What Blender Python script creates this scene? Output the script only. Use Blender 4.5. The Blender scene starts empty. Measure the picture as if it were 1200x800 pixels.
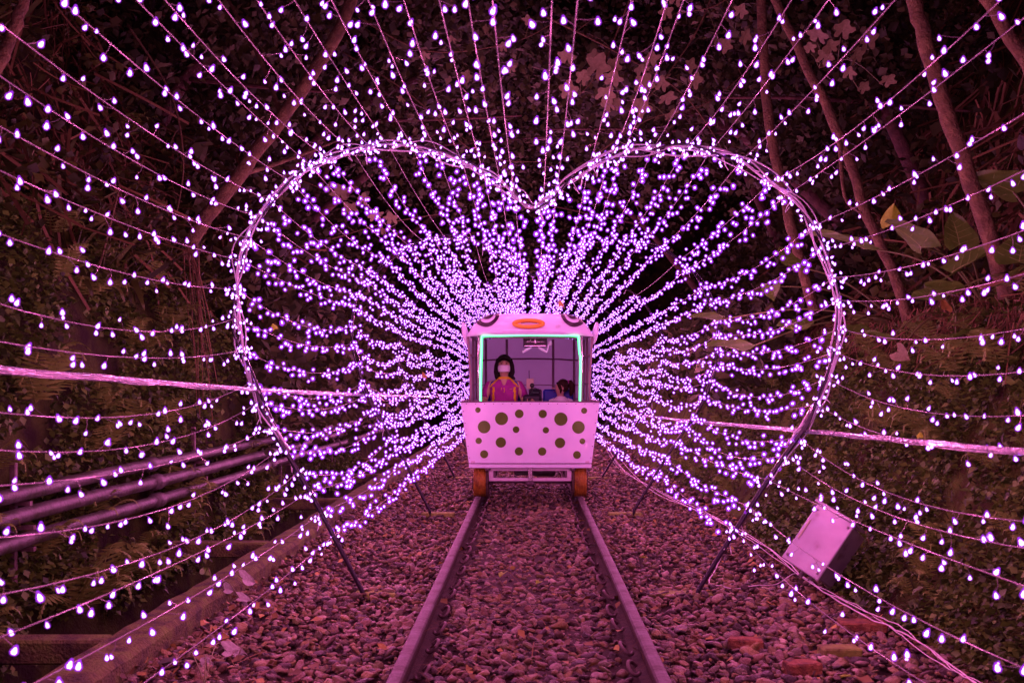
import bpy, math, random
import numpy as np
from mathutils import Vector, Matrix, noise
random.seed(7); RNG = np.random.default_rng(7)
SC = bpy.context.scene
COL = SC.collection
PI = math.pi

# ------------------------------------------------------------------ camera, world, exposure
F = 35.0/36.0*1200.0                     # focal length in photo pixels
CH = 1.23                                # lens height over the rail heads
cam_d = bpy.data.cameras.new('camera'); cam = bpy.data.objects.new('camera', cam_d); COL.objects.link(cam)
cam_d.lens = 35; cam_d.sensor_width = 36; cam_d.clip_start = 0.05; cam_d.clip_end = 400
cam_d.shift_x = -20/1200; cam_d.shift_y = 51/1200
cam.location = (0, 0, CH); cam.rotation_euler = (PI/2, 0, 0)
cam_d.dof.use_dof = True; cam_d.dof.focus_distance = 8.5; cam_d.dof.aperture_fstop = 5.0
SC.camera = cam
W = bpy.data.worlds.new('World'); SC.world = W; W.use_nodes = True
W.node_tree.nodes['Background'].inputs[0].default_value = (0.012, 0.003, 0.008, 1)
W.node_tree.nodes['Background'].inputs[1].default_value = 0.5
SC.view_settings.view_transform = 'Standard'; SC.view_settings.look = 'None'
SC.view_settings.exposure = 0.0; SC.view_settings.gamma = 1.0
SC.cycles.max_bounces = 6; SC.cycles.diffuse_bounces = 3; SC.cycles.glossy_bounces = 2
SC.cycles.transparent_max_bounces = 24; SC.cycles.transmission_bounces = 4
SC.cycles.sample_clamp_indirect = 4.0
try: SC.cycles.use_light_tree = True
except Exception: pass
BULB_E = 13.0                            # brightness of the lit bulbs themselves
LAMP_W = 2.2                             # power of the unseen point lamps added beside each string to carry its light

# ------------------------------------------------------------------ helpers
def tag(o, label=None, cat=None, group=None, kind=None):
    if label: o['label'] = label
    if cat: o['category'] = cat
    if group: o['group'] = group
    if kind: o['kind'] = kind
    return o
def link(name, data, parent=None):
    o = bpy.data.objects.new(name, data); COL.objects.link(o)
    if parent is not None: o.parent = parent
    return o
def empty(name, loc, label, cat, group=None, rz=0):
    o = link(name, None); o.location = loc; o.rotation_euler = (0, 0, rz); o.empty_display_size = 0.1
    return tag(o, label, cat, group)
def copy_tree(o, parent=None):
    c = o.copy(); COL.objects.link(c); c.parent = parent
    for ch in list(o.children): copy_tree(ch, c)
    return c
def P(px, py, y):                        # a point at distance y seen at photo pixel (px, py)
    return Vector(((px-620)*y/F, y, CH-(py-451)*y/F))
def G(px, py, z=-0.07):                  # the same, where the sight line meets height z
    y = (CH-z)*F/(py-451)
    return Vector(((px-620)*y/F, y, z))

def N(nt, t, **kw):
    n = nt.nodes.new(t)
    for k, v in kw.items():
        if isinstance(k, str) and hasattr(n, k): setattr(n, k, v)
    return n
def ramp(nt, stops):
    r = nt.nodes.new('ShaderNodeValToRGB')
    while len(r.color_ramp.elements) < len(stops): r.color_ramp.elements.new(0.5)
    for e, (p, c) in zip(r.color_ramp.elements, stops):
        e.position = p; e.color = (*c, 1)
    return r
MATS = {}
def mat(name, stops, rough=0.6, scale=8, metal=0, bump=0.0, bscale=None, island=0.0, spec=0.5, trans=0.0, detail=5, coat=0.0):
    """noise driven colour between the stops; island>0 mixes in a value per loose piece"""
    m = bpy.data.materials.new(name); m.use_nodes = True; nt = m.node_tree
    b = nt.nodes['Principled BSDF']
    tc = N(nt, 'ShaderNodeTexCoord')
    nz = N(nt, 'ShaderNodeTexNoise'); nz.inputs['Scale'].default_value = scale; nz.inputs['Detail'].default_value = detail
    nt.links.new(tc.outputs['Object'], nz.inputs['Vector'])
    if len(stops) == 1: stops = [(0.3, tuple(c*0.82 for c in stops[0])), (0.7, tuple(min(1, c*1.1) for c in stops[0]))]
    r = ramp(nt, stops)
    if island > 0:
        g = N(nt, 'ShaderNodeNewGeometry')
        mx = N(nt, 'ShaderNodeMix'); mx.inputs[0].default_value = island
        nt.links.new(nz.outputs['Fac'], mx.inputs[2]); nt.links.new(g.outputs['Random Per Island'], mx.inputs[3])
        nt.links.new(mx.outputs[0], r.inputs[0])
    else: nt.links.new(nz.outputs['Fac'], r.inputs[0])
    nt.links.new(r.outputs[0], b.inputs['Base Color'])
    b.inputs['Roughness'].default_value = rough; b.inputs['Metallic'].default_value = metal
    b.inputs['Specular IOR Level'].default_value = spec
    if coat: b.inputs['Coat Weight'].default_value = coat; b.inputs['Coat Roughness'].default_value = 0.1
    if bump:
        n2 = N(nt, 'ShaderNodeTexNoise'); n2.inputs['Scale'].default_value = bscale or scale*4; n2.inputs['Detail'].default_value = 6
        nt.links.new(tc.outputs['Object'], n2.inputs['Vector'])
        bp = N(nt, 'ShaderNodeBump'); bp.inputs['Strength'].default_value = bump; bp.inputs['Distance'].default_value = 0.02
        nt.links.new(n2.outputs['Fac'], bp.inputs['Height']); nt.links.new(bp.outputs[0], b.inputs['Normal'])
    if trans > 0:
        out = nt.nodes['Material Output']
        t = N(nt, 'ShaderNodeBsdfTranslucent'); ms = N(nt, 'ShaderNodeMixShader'); ms.inputs[0].default_value = trans
        nt.links.new(r.outputs[0], t.inputs[0]); nt.links.new(b.outputs[0], ms.inputs[1]); nt.links.new(t.outputs[0], ms.inputs[2])
        nt.links.new(ms.outputs[0], out.inputs[0])
    MATS[name] = m
    return m
def emis(name, col, strength, alpha=1.0, sample=True):
    m = bpy.data.materials.new(name); m.use_nodes = True; nt = m.node_tree
    nt.nodes.remove(nt.nodes['Principled BSDF']); out = nt.nodes['Material Output']
    e = N(nt, 'ShaderNodeEmission'); e.inputs[0].default_value = (*col, 1); e.inputs[1].default_value = strength
    if alpha < 1:
        t = N(nt, 'ShaderNodeBsdfTransparent'); ms = N(nt, 'ShaderNodeMixShader'); ms.inputs[0].default_value = alpha
        nt.links.new(t.outputs[0], ms.inputs[1]); nt.links.new(e.outputs[0], ms.inputs[2]); nt.links.new(ms.outputs[0], out.inputs[0])
    else: nt.links.new(e.outputs[0], out.inputs[0])
    if not sample: m.cycles.emission_sampling = 'NONE'
    MATS[name] = m
    return m

class MB:
    def __init__(s): s.v = []; s.f = []; s.m = []
    def add(s, v, f, mi=0):
        o = len(s.v); s.v += [tuple(x) for x in v]; s.f += [tuple(i+o for i in q) for q in f]; s.m += [mi]*len(f); return s
    def box(s, c, d, rot=None, mi=0, bev=0.0):
        hx, hy, hz = d[0]/2, d[1]/2, d[2]/2
        b = min(bev, hx*.9, hy*.9, hz*.9)
        if b <= 0:
            v = [Vector((x*hx, y*hy, z*hz)) for x in (-1, 1) for y in (-1, 1) for z in (-1, 1)]
            f = [(0,1,3,2),(4,6,7,5),(0,4,5,1),(2,3,7,6),(0,2,6,4),(1,5,7,3)]
        else:
            v = []; idx = {}
            for sx in (-1, 1):
                for sy in (-1, 1):
                    for sz in (-1, 1):
                        for a in range(3):
                            q = [sx*(hx-b), sy*(hy-b), sz*(hz-b)]; q[a] = (sx*hx, sy*hy, sz*hz)[a]
                            idx[(sx, sy, sz, a)] = len(v); v.append(Vector(q))
            f = []
            S = (-1, 1)
            for a in range(3):
                o1, o2 = [k for k in range(3) if k != a]
                for sa in S:
                    lp = []
                    for (p, q) in ((-1,-1),(1,-1),(1,1),(-1,1)):
                        t = [0,0,0]; t[a] = sa; t[o1] = p; t[o2] = q; lp.append(idx[(*t, a)])
                    f.append(lp)
                for p in S:
                    for q in S:
                        lp = []
                        t = [0,0,0]; t[o1] = p; t[o2] = q
                        t[a] = -1; lp.append(idx[(*t, o1)]); lp.append(idx[(*t, o2)])
                        t[a] = 1; lp.append(idx[(*t, o2)]); lp.append(idx[(*t, o1)])
                        f.append(lp)
            for sx in S:
                for sy in S:
                    for sz in S: f.append([idx[(sx, sy, sz, a)] for a in range(3)])
        if rot is not None: v = [rot @ x for x in v]
        c = Vector(c); return s.add([x+c for x in v], f, mi)
    def tube(s, pts, r, n=6, mi=0, cap=True, flat=1.0):
        pts = [Vector(p) for p in pts]; k = len(pts)
        rs = r if isinstance(r, (list, tuple, np.ndarray)) else [r]*k
        v = []; f = []; up = None
        for i in range(k):
            t = (pts[min(i+1, k-1)]-pts[max(i-1, 0)])
            t = t.normalized() if t.length > 1e-9 else Vector((0, 0, 1))
            if up is None: up = Vector((0, 0, 1)) if abs(t.z) < .9 else Vector((1, 0, 0))
            a = t.cross(up)
            a = a.normalized() if a.length > 1e-6 else t.orthogonal().normalized()
            b = a.cross(t).normalized(); up = b
            for j in range(n):
                w = 2*PI*j/n; v.append(pts[i]+a*math.cos(w)*rs[i]+b*math.sin(w)*rs[i]*flat)
        for i in range(k-1):
            for j in range(n):
                j2 = (j+1) % n; f.append((i*n+j, i*n+j2, (i+1)*n+j2, (i+1)*n+j))
        if cap: f.append(tuple(reversed(range(n)))); f.append(tuple((k-1)*n+j for j in range(n)))
        return s.add(v, f, mi)
    def lathe(s, prof, c=(0, 0, 0), n=16, rot=None, mi=0, sx=1, sy=1):
        v = []; f = []; k = len(prof)
        for (r, z) in prof:
            for j in range(n):
                w = 2*PI*j/n; v.append(Vector((r*math.cos(w)*sx, r*math.sin(w)*sy, z)))
        for i in range(k-1):
            for j in range(n):
                j2 = (j+1) % n; f.append((i*n+j, i*n+j2, (i+1)*n+j2, (i+1)*n+j))
        f.append(tuple(reversed(range(n)))); f.append(tuple((k-1)*n+j for j in range(n)))
        if rot is not None: v = [rot @ x for x in v]
        c = Vector(c); return s.add([x+c for x in v], f, mi)
    def ell(s, c, r, n=12, m=8, rot=None, mi=0, fn=None):
        prof = []
        v = []; f = []
        for i in range(1, m):
            a = PI*i/m
            for j in range(n):
                w = 2*PI*j/n; q = Vector((r[0]*math.sin(a)*math.cos(w), r[1]*math.sin(a)*math.sin(w), -r[2]*math.cos(a)))
                v.append(q)
        b = len(v); v.append(Vector((0, 0, -r[2]))); v.append(Vector((0, 0, r[2])))
        for i in range(m-2):
            for j in range(n):
                j2 = (j+1) % n; f.append((i*n+j, i*n+j2, (i+1)*n+j2, (i+1)*n+j))
        for j in range(n):
            j2 = (j+1) % n; f.append((b, j2, j)); f.append((b+1, (m-2)*n+j, (m-2)*n+j2))
        if fn: v = [fn(x) for x in v]
        if rot is not None: v = [rot @ x for x in v]
        c = Vector(c); return s.add([x+c for x in v], f, mi)
    def grid(s, fn, nu, nv, mi=0):
        v = [fn(i/nu, j/nv) for j in range(nv+1) for i in range(nu+1)]
        f = [(j*(nu+1)+i, j*(nu+1)+i+1, (j+1)*(nu+1)+i+1, (j+1)*(nu+1)+i) for j in range(nv) for i in range(nu)]
        return s.add(v, f, mi)
    def build(s, name, mats, parent=None, smooth=False, off=None):
        me = bpy.data.meshes.new(name)
        v = s.v if off is None else [(a-off[0], b-off[1], c-off[2]) for a, b, c in s.v]
        me.from_pydata(v, [], s.f)
        for m in (mats if isinstance(mats, (list, tuple)) else [mats]): me.materials.append(m)
        if any(s.m): me.polygons.foreach_set('material_index', s.m)
        if smooth: me.polygons.foreach_set('use_smooth', [True]*len(s.f))
        me.update()
        return link(name, me, parent)

def np_mesh(name, V, Fc, mats, mi=None, smooth=False):
    me = bpy.data.meshes.new(name); k = Fc.shape[1]
    me.vertices.add(len(V)); me.vertices.foreach_set('co', V.astype(np.float32).ravel())
    me.loops.add(Fc.size); me.loops.foreach_set('vertex_index', Fc.astype(np.int32).ravel())
    me.polygons.add(len(Fc)); me.polygons.foreach_set('loop_start', np.arange(0, Fc.size, k, dtype=np.int32))
    me.polygons.foreach_set('loop_total', np.full(len(Fc), k, dtype=np.int32))
    for m in (mats if isinstance(mats, (list, tuple)) else [mats]): me.materials.append(m)
    if mi is not None: me.polygons.foreach_set('material_index', mi.astype(np.int32))
    if smooth: me.polygons.foreach_set('use_smooth', np.ones(len(Fc), dtype=bool))
    me.update(calc_edges=True); me.validate()
    return me
def scatter(tv, tf, R, L):
    """R (n,3,3), L (n,3): one merged copy of the template for each"""
    n = len(L); V = np.einsum('nij,kj->nki', R, tv)+L[:, None, :]
    Fc = tf[None, :, :]+(np.arange(n)*len(tv))[:, None, None]
    return V.reshape(-1, 3), Fc.reshape(-1, tf.shape[1])
def rot_np(az, tilt, roll):
    ca, sa, ct, st, cr, sr = np.cos(az), np.sin(az), np.cos(tilt), np.sin(tilt), np.cos(roll), np.sin(roll)
    z = np.zeros_like(az); o = np.ones_like(az)
    Rz = np.stack([ca, -sa, z, sa, ca, z, z, z, o], -1).reshape(-1, 3, 3)
    Rx = np.stack([o, z, z, z, ct, -st, z, st, ct], -1).reshape(-1, 3, 3)
    Ry = np.stack([cr, z, sr, z, o, z, -sr, z, cr], -1).reshape(-1, 3, 3)
    return Rz @ Rx @ Ry
def spline(pts, k=8):
    pts = [Vector(p) for p in pts]; out = []
    for i in range(len(pts)-1):
        p0, p1, p2, p3 = pts[max(i-1, 0)], pts[i], pts[i+1], pts[min(i+2, len(pts)-1)]
        for j in range(k):
            t = j/k
            out.append(0.5*((2*p1)+(p2-p0)*t+(2*p0-5*p1+4*p2-p3)*t*t+(3*p1-p0-3*p2+p3)*t**3))
    out.append(pts[-1]); return out
def nz(x, y, z=0.0): return noise.noise(Vector((x, y, z)))

# ------------------------------------------------------------------ materials
M = MATS
mat('soil', [(0.35, (.035, .02, .01)), (0.46, (.05, .055, .01)), (0.55, (.07, .10, .015)), (0.7, (.11, .14, .02))], rough=.95, scale=5, bump=1.0, bscale=45, detail=12, spec=.15)
mat('mosswall', [(0.35, (.02, .014, .01)), (0.55, (.045, .055, .012)), (0.72, (.07, .10, .016))], rough=.95, scale=4, bump=1.0, bscale=40, detail=12, spec=.15)
mat('ballast_soil', [(.05, .034, .024)], rough=.95, scale=20, bump=.8)
mat('stone', [(0.12, (.02, .015, .008)), (0.28, (.07, .045, .04)), (0.38, (.12, .12, .03)), (0.48, (.17, .10, .05)), (0.6, (.11, .085, .07)), (0.72, (.26, .20, .06)), (0.83, (.22, .16, .13)), (0.95, (.62, .58, .34))], rough=.55, scale=16, bump=.7, bscale=70, island=.75)
mat('rail_top', [(0.35, (.055, .038, .03)), (0.5, (.10, .08, .08)), (0.7, (.14, .125, .14))], rough=.55, scale=7, metal=.0, bump=.3, detail=9, spec=.12)
mat('rail_rust', [(0.3, (.03, .018, .012)), (0.7, (.08, .045, .03))], rough=.75, scale=25, bump=.6)
mat('clip_iron', [(0.3, (.09, .06, .055)), (0.7, (.18, .13, .12))], rough=.5, scale=30)
mat('concrete_mossy', [(0.35, (.05, .04, .025)), (0.5, (.12, .11, .035)), (0.68, (.15, .20, .035))], rough=.95, scale=9, bump=1, bscale=60, detail=10)
mat('board_mossy', [(0.3, (.18, .20, .04)), (0.7, (.30, .38, .07))], rough=.85, scale=18, bump=.8)
mat('pipe_grey', [(0.36, (.03, .04, .015)), (0.5, (.06, .055, .05)), (0.7, (.10, .09, .085))], rough=.45, scale=9, bump=.3)
mat('wire', [(0.3, (.07, .055, .07)), (0.7, (.15, .11, .14))], rough=.5, scale=30)
mat('white_cord', [(0.3, (.62, .55, .6)), (0.7, (.85, .8, .84))], rough=.4, scale=30)
mat('side_cord', [(0.3, (.09, .08, .11)), (0.7, (.22, .19, .24))], rough=.3, scale=30)
mat('tube_dark', [(.018, .012, .025)], rough=.3, scale=20)
mat('tube_clear', [(0.3, (.32, .28, .36)), (0.7, (.62, .58, .66))], rough=.22, scale=14, spec=.7)
mat('bamboo_wrap', [(0.35, (.05, .04, .06)), (0.65, (.20, .17, .22))], rough=.25, scale=30, bump=.3)
mat('bark', [(0.3, (.09, .065, .03)), (0.5, (.13, .10, .04)), (0.7, (.21, .17, .065))], rough=.9, scale=14, bump=1.0, bscale=55, detail=10)
mat('bark_dark', [(0.3, (.06, .035, .025)), (0.7, (.15, .085, .06))], rough=.85, scale=10, bump=.8)
mat('dead_frond', [(0.3, (.09, .055, .02)), (0.7, (.24, .16, .06))], rough=.85, scale=6, island=.5, trans=.15)
mat('leaf_small', [(0.2, (.025, .045, .008)), (0.55, (.08, .15, .018)), (0.85, (.16, .27, .04)), (1.0, (.32, .36, .08))], rough=.5, scale=2, island=.75, trans=.25)
mat('leaf_mid', [(0.2, (.03, .04, .01)), (0.5, (.045, .065, .01)), (0.8, (.10, .13, .02)), (1.0, (.24, .19, .05))], rough=.55, scale=.7, island=.7, trans=.25)
mat('leaf_far', [(0.2, (.02, .03, .01)), (0.55, (.06, .08, .02)), (0.85, (.14, .15, .05)), (1.0, (.30, .24, .10))], rough=.6, scale=.6, island=.6, trans=.25)
mat('fern', [(0.2, (.14, .24, .04)), (0.6, (.26, .36, .07)), (1.0, (.36, .40, .11))], rough=.5, scale=3, island=.3, trans=.3)
mat('leaf_pale', [(0.2, (.17, .18, .07)), (0.7, (.30, .29, .13))], rough=.6, scale=6, trans=.3, bump=.3)
mat('leaf_taro', [(0.3, (.08, .17, .02)), (0.7, (.15, .27, .04))], rough=.38, scale=5, trans=.3, bump=.2)
mat('leaf_yellow', [(0.3, (.30, .45, .02)), (0.7, (.42, .62, .05))], rough=.5, scale=9, trans=.3)
mat('leaf_white', [(0.3, (.26, .26, .22)), (0.7, (.42, .42, .36))], rough=.6, scale=9, trans=.2)
mat('leaf_brown', [(0.3, (.26, .16, .04)), (0.7, (.5, .36, .08))], rough=.7, scale=9, island=.5, trans=.15)
mat('litter', [(0.1, (.07, .045, .02)), (0.5, (.20, .13, .04)), (0.85, (.38, .27, .07)), (1.0, (.6, .55, .1))], rough=.7, scale=4, island=.85)
mat('vein', [(.30, .42, .10)], rough=.5)
mat('stem_green', [(.13, .15, .04)], rough=.5)
mat('brick', [(0.32, (.06, .04, .025)), (0.45, (.17, .07, .03)), (0.6, (.27, .13, .05)), (.72, (.30, .24, .10))], rough=.9, scale=16, bump=1, bscale=60, detail=10)
mat('brick_moss', [(0.35, (.12, .09, .03)), (0.6, (.27, .34, .05))], rough=.85, scale=9, bump=.7)
mat('box_paint', [(0.28, (.30, .25, .28)), (0.38, (.50, .46, .55)), (0.7, (.62, .58, .68))], rough=.16, scale=7, bump=.05, metal=.2, detail=12, coat=.4)
mat('box_dark', [(.2, .17, .18)], rough=.5)
mat('cart_paint', [(0.22, (.45, .42, .5)), (0.34, (.70, .76, .90)), (0.7, (.78, .83, .95))], rough=.3, scale=5, coat=.35, bump=.03, detail=12)
mat('cart_grey', [(0.3, (.5, .44, .5)), (0.7, (.66, .6, .66))], rough=.4, scale=8)
mat('cart_edge', [(.12, .08, .1)], rough=.5)
mat('vinyl', [(0.3, (.28, .32, .42)), (0.7, (.37, .42, .52))], rough=.35, scale=1.2, trans=.35)
mat('frame_mauve', [(.26, .15, .2)], rough=.45, scale=9)
mat('chrome', [(0.3, (.6, .58, .6)), (0.7, (.75, .72, .75))], rough=.25, scale=12, metal=.8)
mat('dot_gold', [(0.3, (.10, .19, .025)), (0.7, (.14, .25, .035))], rough=.14, scale=5, metal=.25, bump=.04)
mat('black', [(.018, .015, .018)], rough=.4)
mat('eye_black', [(.035, .01, .03)], rough=.3)
mat('orange', [(0.3, (.85, .36, .02)), (0.7, (.95, .42, .03))], rough=.35)
mat('tyre_orange', [(0.3, (.16, .07, .01)), (0.7, (.42, .22, .02))], rough=.5, scale=14, bump=.3)
mat('blue_seat', [(.015, .03, .45)], rough=.5)
mat('beige', [(.55, .5, .35)], rough=.5)
mat('skin', [(0.3, (.5, .34, .2)), (0.7, (.58, .40, .24))], rough=.5, scale=20)
mat('skin_child', [(.6, .36, .27)], rough=.5, scale=20)
mat('hair', [(0.3, (.006, .004, .005)), (0.7, (.016, .009, .009))], rough=.75, spec=.2, scale=60)
mat('hair_brown', [(0.3, (.02, .009, .006)), (0.7, (.05, .022, .013))], rough=.7, spec=.2, scale=60)
mat('shirt_magenta', [(.42, .02, .30)], rough=.8, scale=16)
mat('shirt_yellow', [(.85, .55, .02)], rough=.8)
mat('shirt_blue', [(.02, .04, .42)], rough=.8)
mat('shirt_pale', [(.9, .85, .9)], rough=.85)
mat('mask', [(.92, .9, .95)], rough=.8)
mat('trousers', [(.03, .03, .06)], rough=.9)
emis('bulb_core', (.74, .38, 1.0), BULB_E, sample=False)
emis('bulb_halo_shell', (.46, .04, 1.0), 1.15, alpha=.5, sample=False)  # violet halo round each bulb, put in as a glowing shell
emis('neon_green', (.10, 1.0, .34), 2.6)
emis('neon_core', (.34, 1.0, .58), 1.9)

# ------------------------------------------------------------------ setting: ground, cutting slopes
def left_profile(s):
    pts = [(-2.08, -.55), (-2.9, -.55), (-2.98, -.1), (-3.02, .7), (-3.08, 1.6), (-3.3, 2.3), (-3.9, 3.2), (-5.0, 5.2), (-7.2, 8.5), (-11, 14)]
    return lin(pts, s)
def right_profile(s):
    pts = [(2.0, -.12), (2.22, .12), (2.45, .6), (2.66, 1.15), (2.85, 1.62), (3.35, 1.9), (4.0, 2.3), (5.2, 4.4), (7.4, 8.0), (11, 14)]
    return lin(pts, s)
def lin(pts, s):
    k = s*(len(pts)-1); i = min(int(k), len(pts)-2); t = k-i
    return pts[i][0]*(1-t)+pts[i+1][0]*t, pts[i][1]*(1-t)+pts[i+1][1]*t
def slope_point(side, s, y):
    x, z = (left_profile if side < 0 else right_profile)(s)
    amp = .05+.35*max(0, s-.35)
    if side < 0 and s < .12: amp = .0
    d = amp*(nz(y*.6, z*.8, side*7)*1.0+.5*nz(y*1.9, z*2.1, side*3)) + .03*nz(y*6, z*6, side)*(s > .1)
    return Vector((x-side*(-d), y, z+.35*d))
def slope_obj(name, side, m):
    b = MB(); nu, nv = 110, 220
    def fn(u, v):
        y = -3+38*(v**1.5)
        return slope_point(side, u, y)
    b.grid(fn, nu, nv)
    o = b.build(name, m, smooth=True); tag(o, kind='structure'); return o
slope_obj('bank_left', -1, M['mosswall']); slope_obj('bank_right', 1, M['soil'])
b = MB()
b.grid(lambda u, v: Vector((-60+120*u, -20+160*v, -.62)), 4, 4)
tag(b.build('ground', M['soil']), kind='structure')
b = MB()
b.grid(lambda u, v: Vector((-1.9+4.1*u, -3+40*v, -.13+.015*nz(u*20, v*90))), 40, 200)
tag(b.build('track_bed', M['ballast_soil'], smooth=True), kind='structure')
b = MB()   # hillside that closes the view where the line curves away
def hillf(u, v):
    x = -16+32*u; z = -.5+18*v
    return Vector((x, 33-.10*x*x*.35+ z*.35+1.2*nz(x*.3, z*.3, 5)+.4*nz(x, z, 9), z))
b.grid(hillf, 60, 40)
tag(b.build('hillside', M['mosswall'], smooth=True), kind='structure')

# drain kerb and cross struts beside the ballast
kerb = empty('drain_kerb', (-1.96, 0, -.1), 'long mossy concrete kerb between the ballast and the drain on the left', 'kerb')
rb = MB()
def kerb_f(u, v):
    y = -2+36*v; sec = [(.12, -.5), (.12, .07), (.095, .10), (-.095, .10), (-.12, .07), (-.12, -.5)]
    k = u*5; i = min(int(k), 4); t = k-i
    x = sec[i][0]*(1-t)+sec[i+1][0]*t; z = sec[i][1]*(1-t)+sec[i+1][1]*t
    return Vector((x+.015*nz(y*3, z*5, 1), y, z+.012*nz(y*4, x*9, 2)))
rb.grid(kerb_f, 5, 240); rb.build('kerb_beam', M['concrete_mossy'], kerb)
for y in (1.9, 4.9, 7.9, 10.9, 13.9, 16.9):
    rb = MB(); rb.box((-.5, y, .03), (.78, .14, .12), bev=.012); rb.build('cross_strut', M['concrete_mossy'], kerb)

# ------------------------------------------------------------------ ballast
def ico(sub=0):
    import bmesh
    bm = bmesh.new(); bmesh.ops.create_icosphere(bm, subdivisions=sub+1, radius=1)
    v = np.array([list(x.co) for x in bm.verts]); f = np.array([[w.index for w in q.verts] for q in bm.faces]); bm.free()
    return v, f
def stone_templ(sub, seed):
    v, f = ico(sub); r = np.random.default_rng(seed)
    # cut the sphere with a few random planes so that the stone has faces and edges
    for k in range(9):
        n = r.normal(size=3); n /= np.linalg.norm(n); d = r.uniform(.38, .72)
        h = v @ n; o = h > d; v[o] -= (h[o]-d)[:, None]*n
    v += r.normal(size=v.shape)*.035
    return v*np.array([1.25, .95, .55]), f
allV = []; allF = []; nv = 0
def add_stones(n, y0, y1, sub, smin, smax, seed, power=1.0, zoff=0):
    global nv
    r = np.random.default_rng(seed)
    for k in range(5):
        tv, tf = stone_templ(sub, seed*10+k); m = n//5
        y = y0+(y1-y0)*r.random(m)**power; x = r.uniform(-1.84, 2.12, m)
        keep = (np.abs(np.abs(x)-.533) > .075); x = x[keep]; y = y[keep]; m = len(x)
        s = r.uniform(smin, smax, m)*(1+.5*(r.random(m) < .12))
        R = rot_np(r.uniform(0, 2*PI, m), r.normal(0, .38, m), r.normal(0, .38, m))*s[:, None, None]
        # a little lower between the rails, heaped outside
        h = -.115+np.where(np.abs(x) < .53, .0, .015)+.02*np.sin(x*3+y*.7)+r.uniform(-.012, .022, m)+zoff
        V, Fc = scatter(tv, tf, R, np.stack([x, y, h], -1))
        allV.append(V); allF.append(Fc+nv); nv += len(V)
add_stones(7000, 3.2, 6.4, 1, .016, .037, 11)
add_stones(4500, 3.2, 6.6, 0, .010, .020, 15)
add_stones(7500, 6.2, 10.5, 0, .019, .037, 16)
add_stones(5000, 10, 15.0, 0, .022, .038, 12)
add_stones(3000, 14.5, 32, 0, .03, .055, 13, 1.3)
add_stones(2500, -2, 3.3, 0, .024, .042, 14)
o = link('ballast_gravel', np_mesh('ballast_gravel', np.concatenate(allV), np.concatenate(allF), M['stone']))
tag(o, 'crushed stone ballast of mixed grey and reddish pebbles filling the track bed', 'gravel', kind='stuff')

# ------------------------------------------------------------------ rails with spring clips
def rail(sx, label):
    t = empty('rail', (sx*.566, 0, 0), label, 'rail', 'rails of the track')
    hd = MB()
    def sweep(sec, y0, y1, n):
        m = len(sec); v = []; f = []
        for i in range(n+1):
            y = y0+(y1-y0)*i/n
            for (x, z) in sec: v.append((x, y, z))
        for i in range(n):
            for j in range(m):
                j2 = (j+1) % m; f.append((i*m+j, i*m+j2, (i+1)*m+j2, (i+1)*m+j))
        f.append(tuple(range(m))); f.append(tuple(reversed([n*m+j for j in range(m)])))
        return v, f
    v, f = sweep([(-.0325, -.012), (-.026, -.002), (-.01, .0), (.01, .0), (.026, -.002), (.0325, -.012), (.0325, -.034), (-.0325, -.034)], -2, 34, 40)
    hd.add(v, f); hd.m = [0 if (q[0] % 8) in (0, 1, 2, 3, 4) and (q[1] % 8) in (1, 2, 3, 4, 5) and len(q) == 4 else 1 for q in hd.f]; hd.build('rail_head', [M['rail_top'], M['rail_rust']], t)
    wb = MB(); v, f = sweep([(-.028, -.0345), (.028, -.0345), (.009, -.045), (.009, -.115), (.055, -.13), (.055, -.14), (-.055, -.14), (-.055, -.13), (-.009, -.115), (-.009, -.045)], -2, 34, 40)
    wb.add(v, f); wb.build('rail_web', M['rail_rust'], t)
    cl = MB(); pts = []
    for k in range(15):
        a = -.3+k/14*(PI*1.45); pts.append(Vector((-sx*(.075+.030*math.sin(a)), .052*math.cos(a), -.085+.022*math.sin(a*1.3))))
    cl.tube(pts, .0095, 6); c0 = cl.build('rail_clip', M['clip_iron'], t, smooth=True)
    y = 2.9; first = True
    while y < 24:
        if first: c0.location.y = y; first = False
        else:
            c = c0.copy(); COL.objects.link(c); c.parent = t; c.location = (random.uniform(-.01, .01), y+random.uniform(-.04, .04), random.uniform(-.012, .008)); c.rotation_euler.z = random.uniform(-.25, .25)
        y += .42
    return t
rail(-1, 'left steel rail with worn top running under the polka dot cart')
rail(1, 'right steel rail with worn top running under the polka dot cart')

# ------------------------------------------------------------------ heart arches
S1 = 6.2/F
HPX = [(427, 697), (400, 645), (372, 592), (345, 545), (318, 500), (298, 455), (284, 410), (277, 365), (278, 325), (288, 285), (308, 248), (340, 212), (378, 188), (420, 175), (462, 170), (505, 175), (548, 191), (582, 212), (607, 232), (623, 243),
       (640, 234), (665, 213), (695, 194), (735, 180), (780, 174), (825, 176), (868, 189), (905, 212), (938, 246), (963, 285), (978, 325), (984, 365), (980, 405), (966, 450), (945, 497), (915, 540), (885, 585), (850, 640), (815, 697)]
HEART = [((px-620)*S1, CH-(py-451)*S1) for px, py in HPX]
HS = [(p.x, p.y) for p in spline([(x, z, 0) for x, z in HEART], 6)]
AY = [2.3, 6.2, 10.1, 14.0, 17.9, 21.8, 25.7, 29.6]
names = ['heart-shaped light arch just past the camera, out at the edges', 'nearest whole pink heart-shaped arch, largest in view with its feet on the ballast',
         'second whole heart arch, standing just in front of the cart', 'third heart arch from the front, its dark legs just behind the cart front',
         'fourth heart arch from the front, half hidden behind the cart', 'fifth heart arch from the front, a small outline round the cart',
         'sixth heart arch from the front, far down the tunnel', 'farthest heart arch, at the end of the light tunnel']
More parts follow.
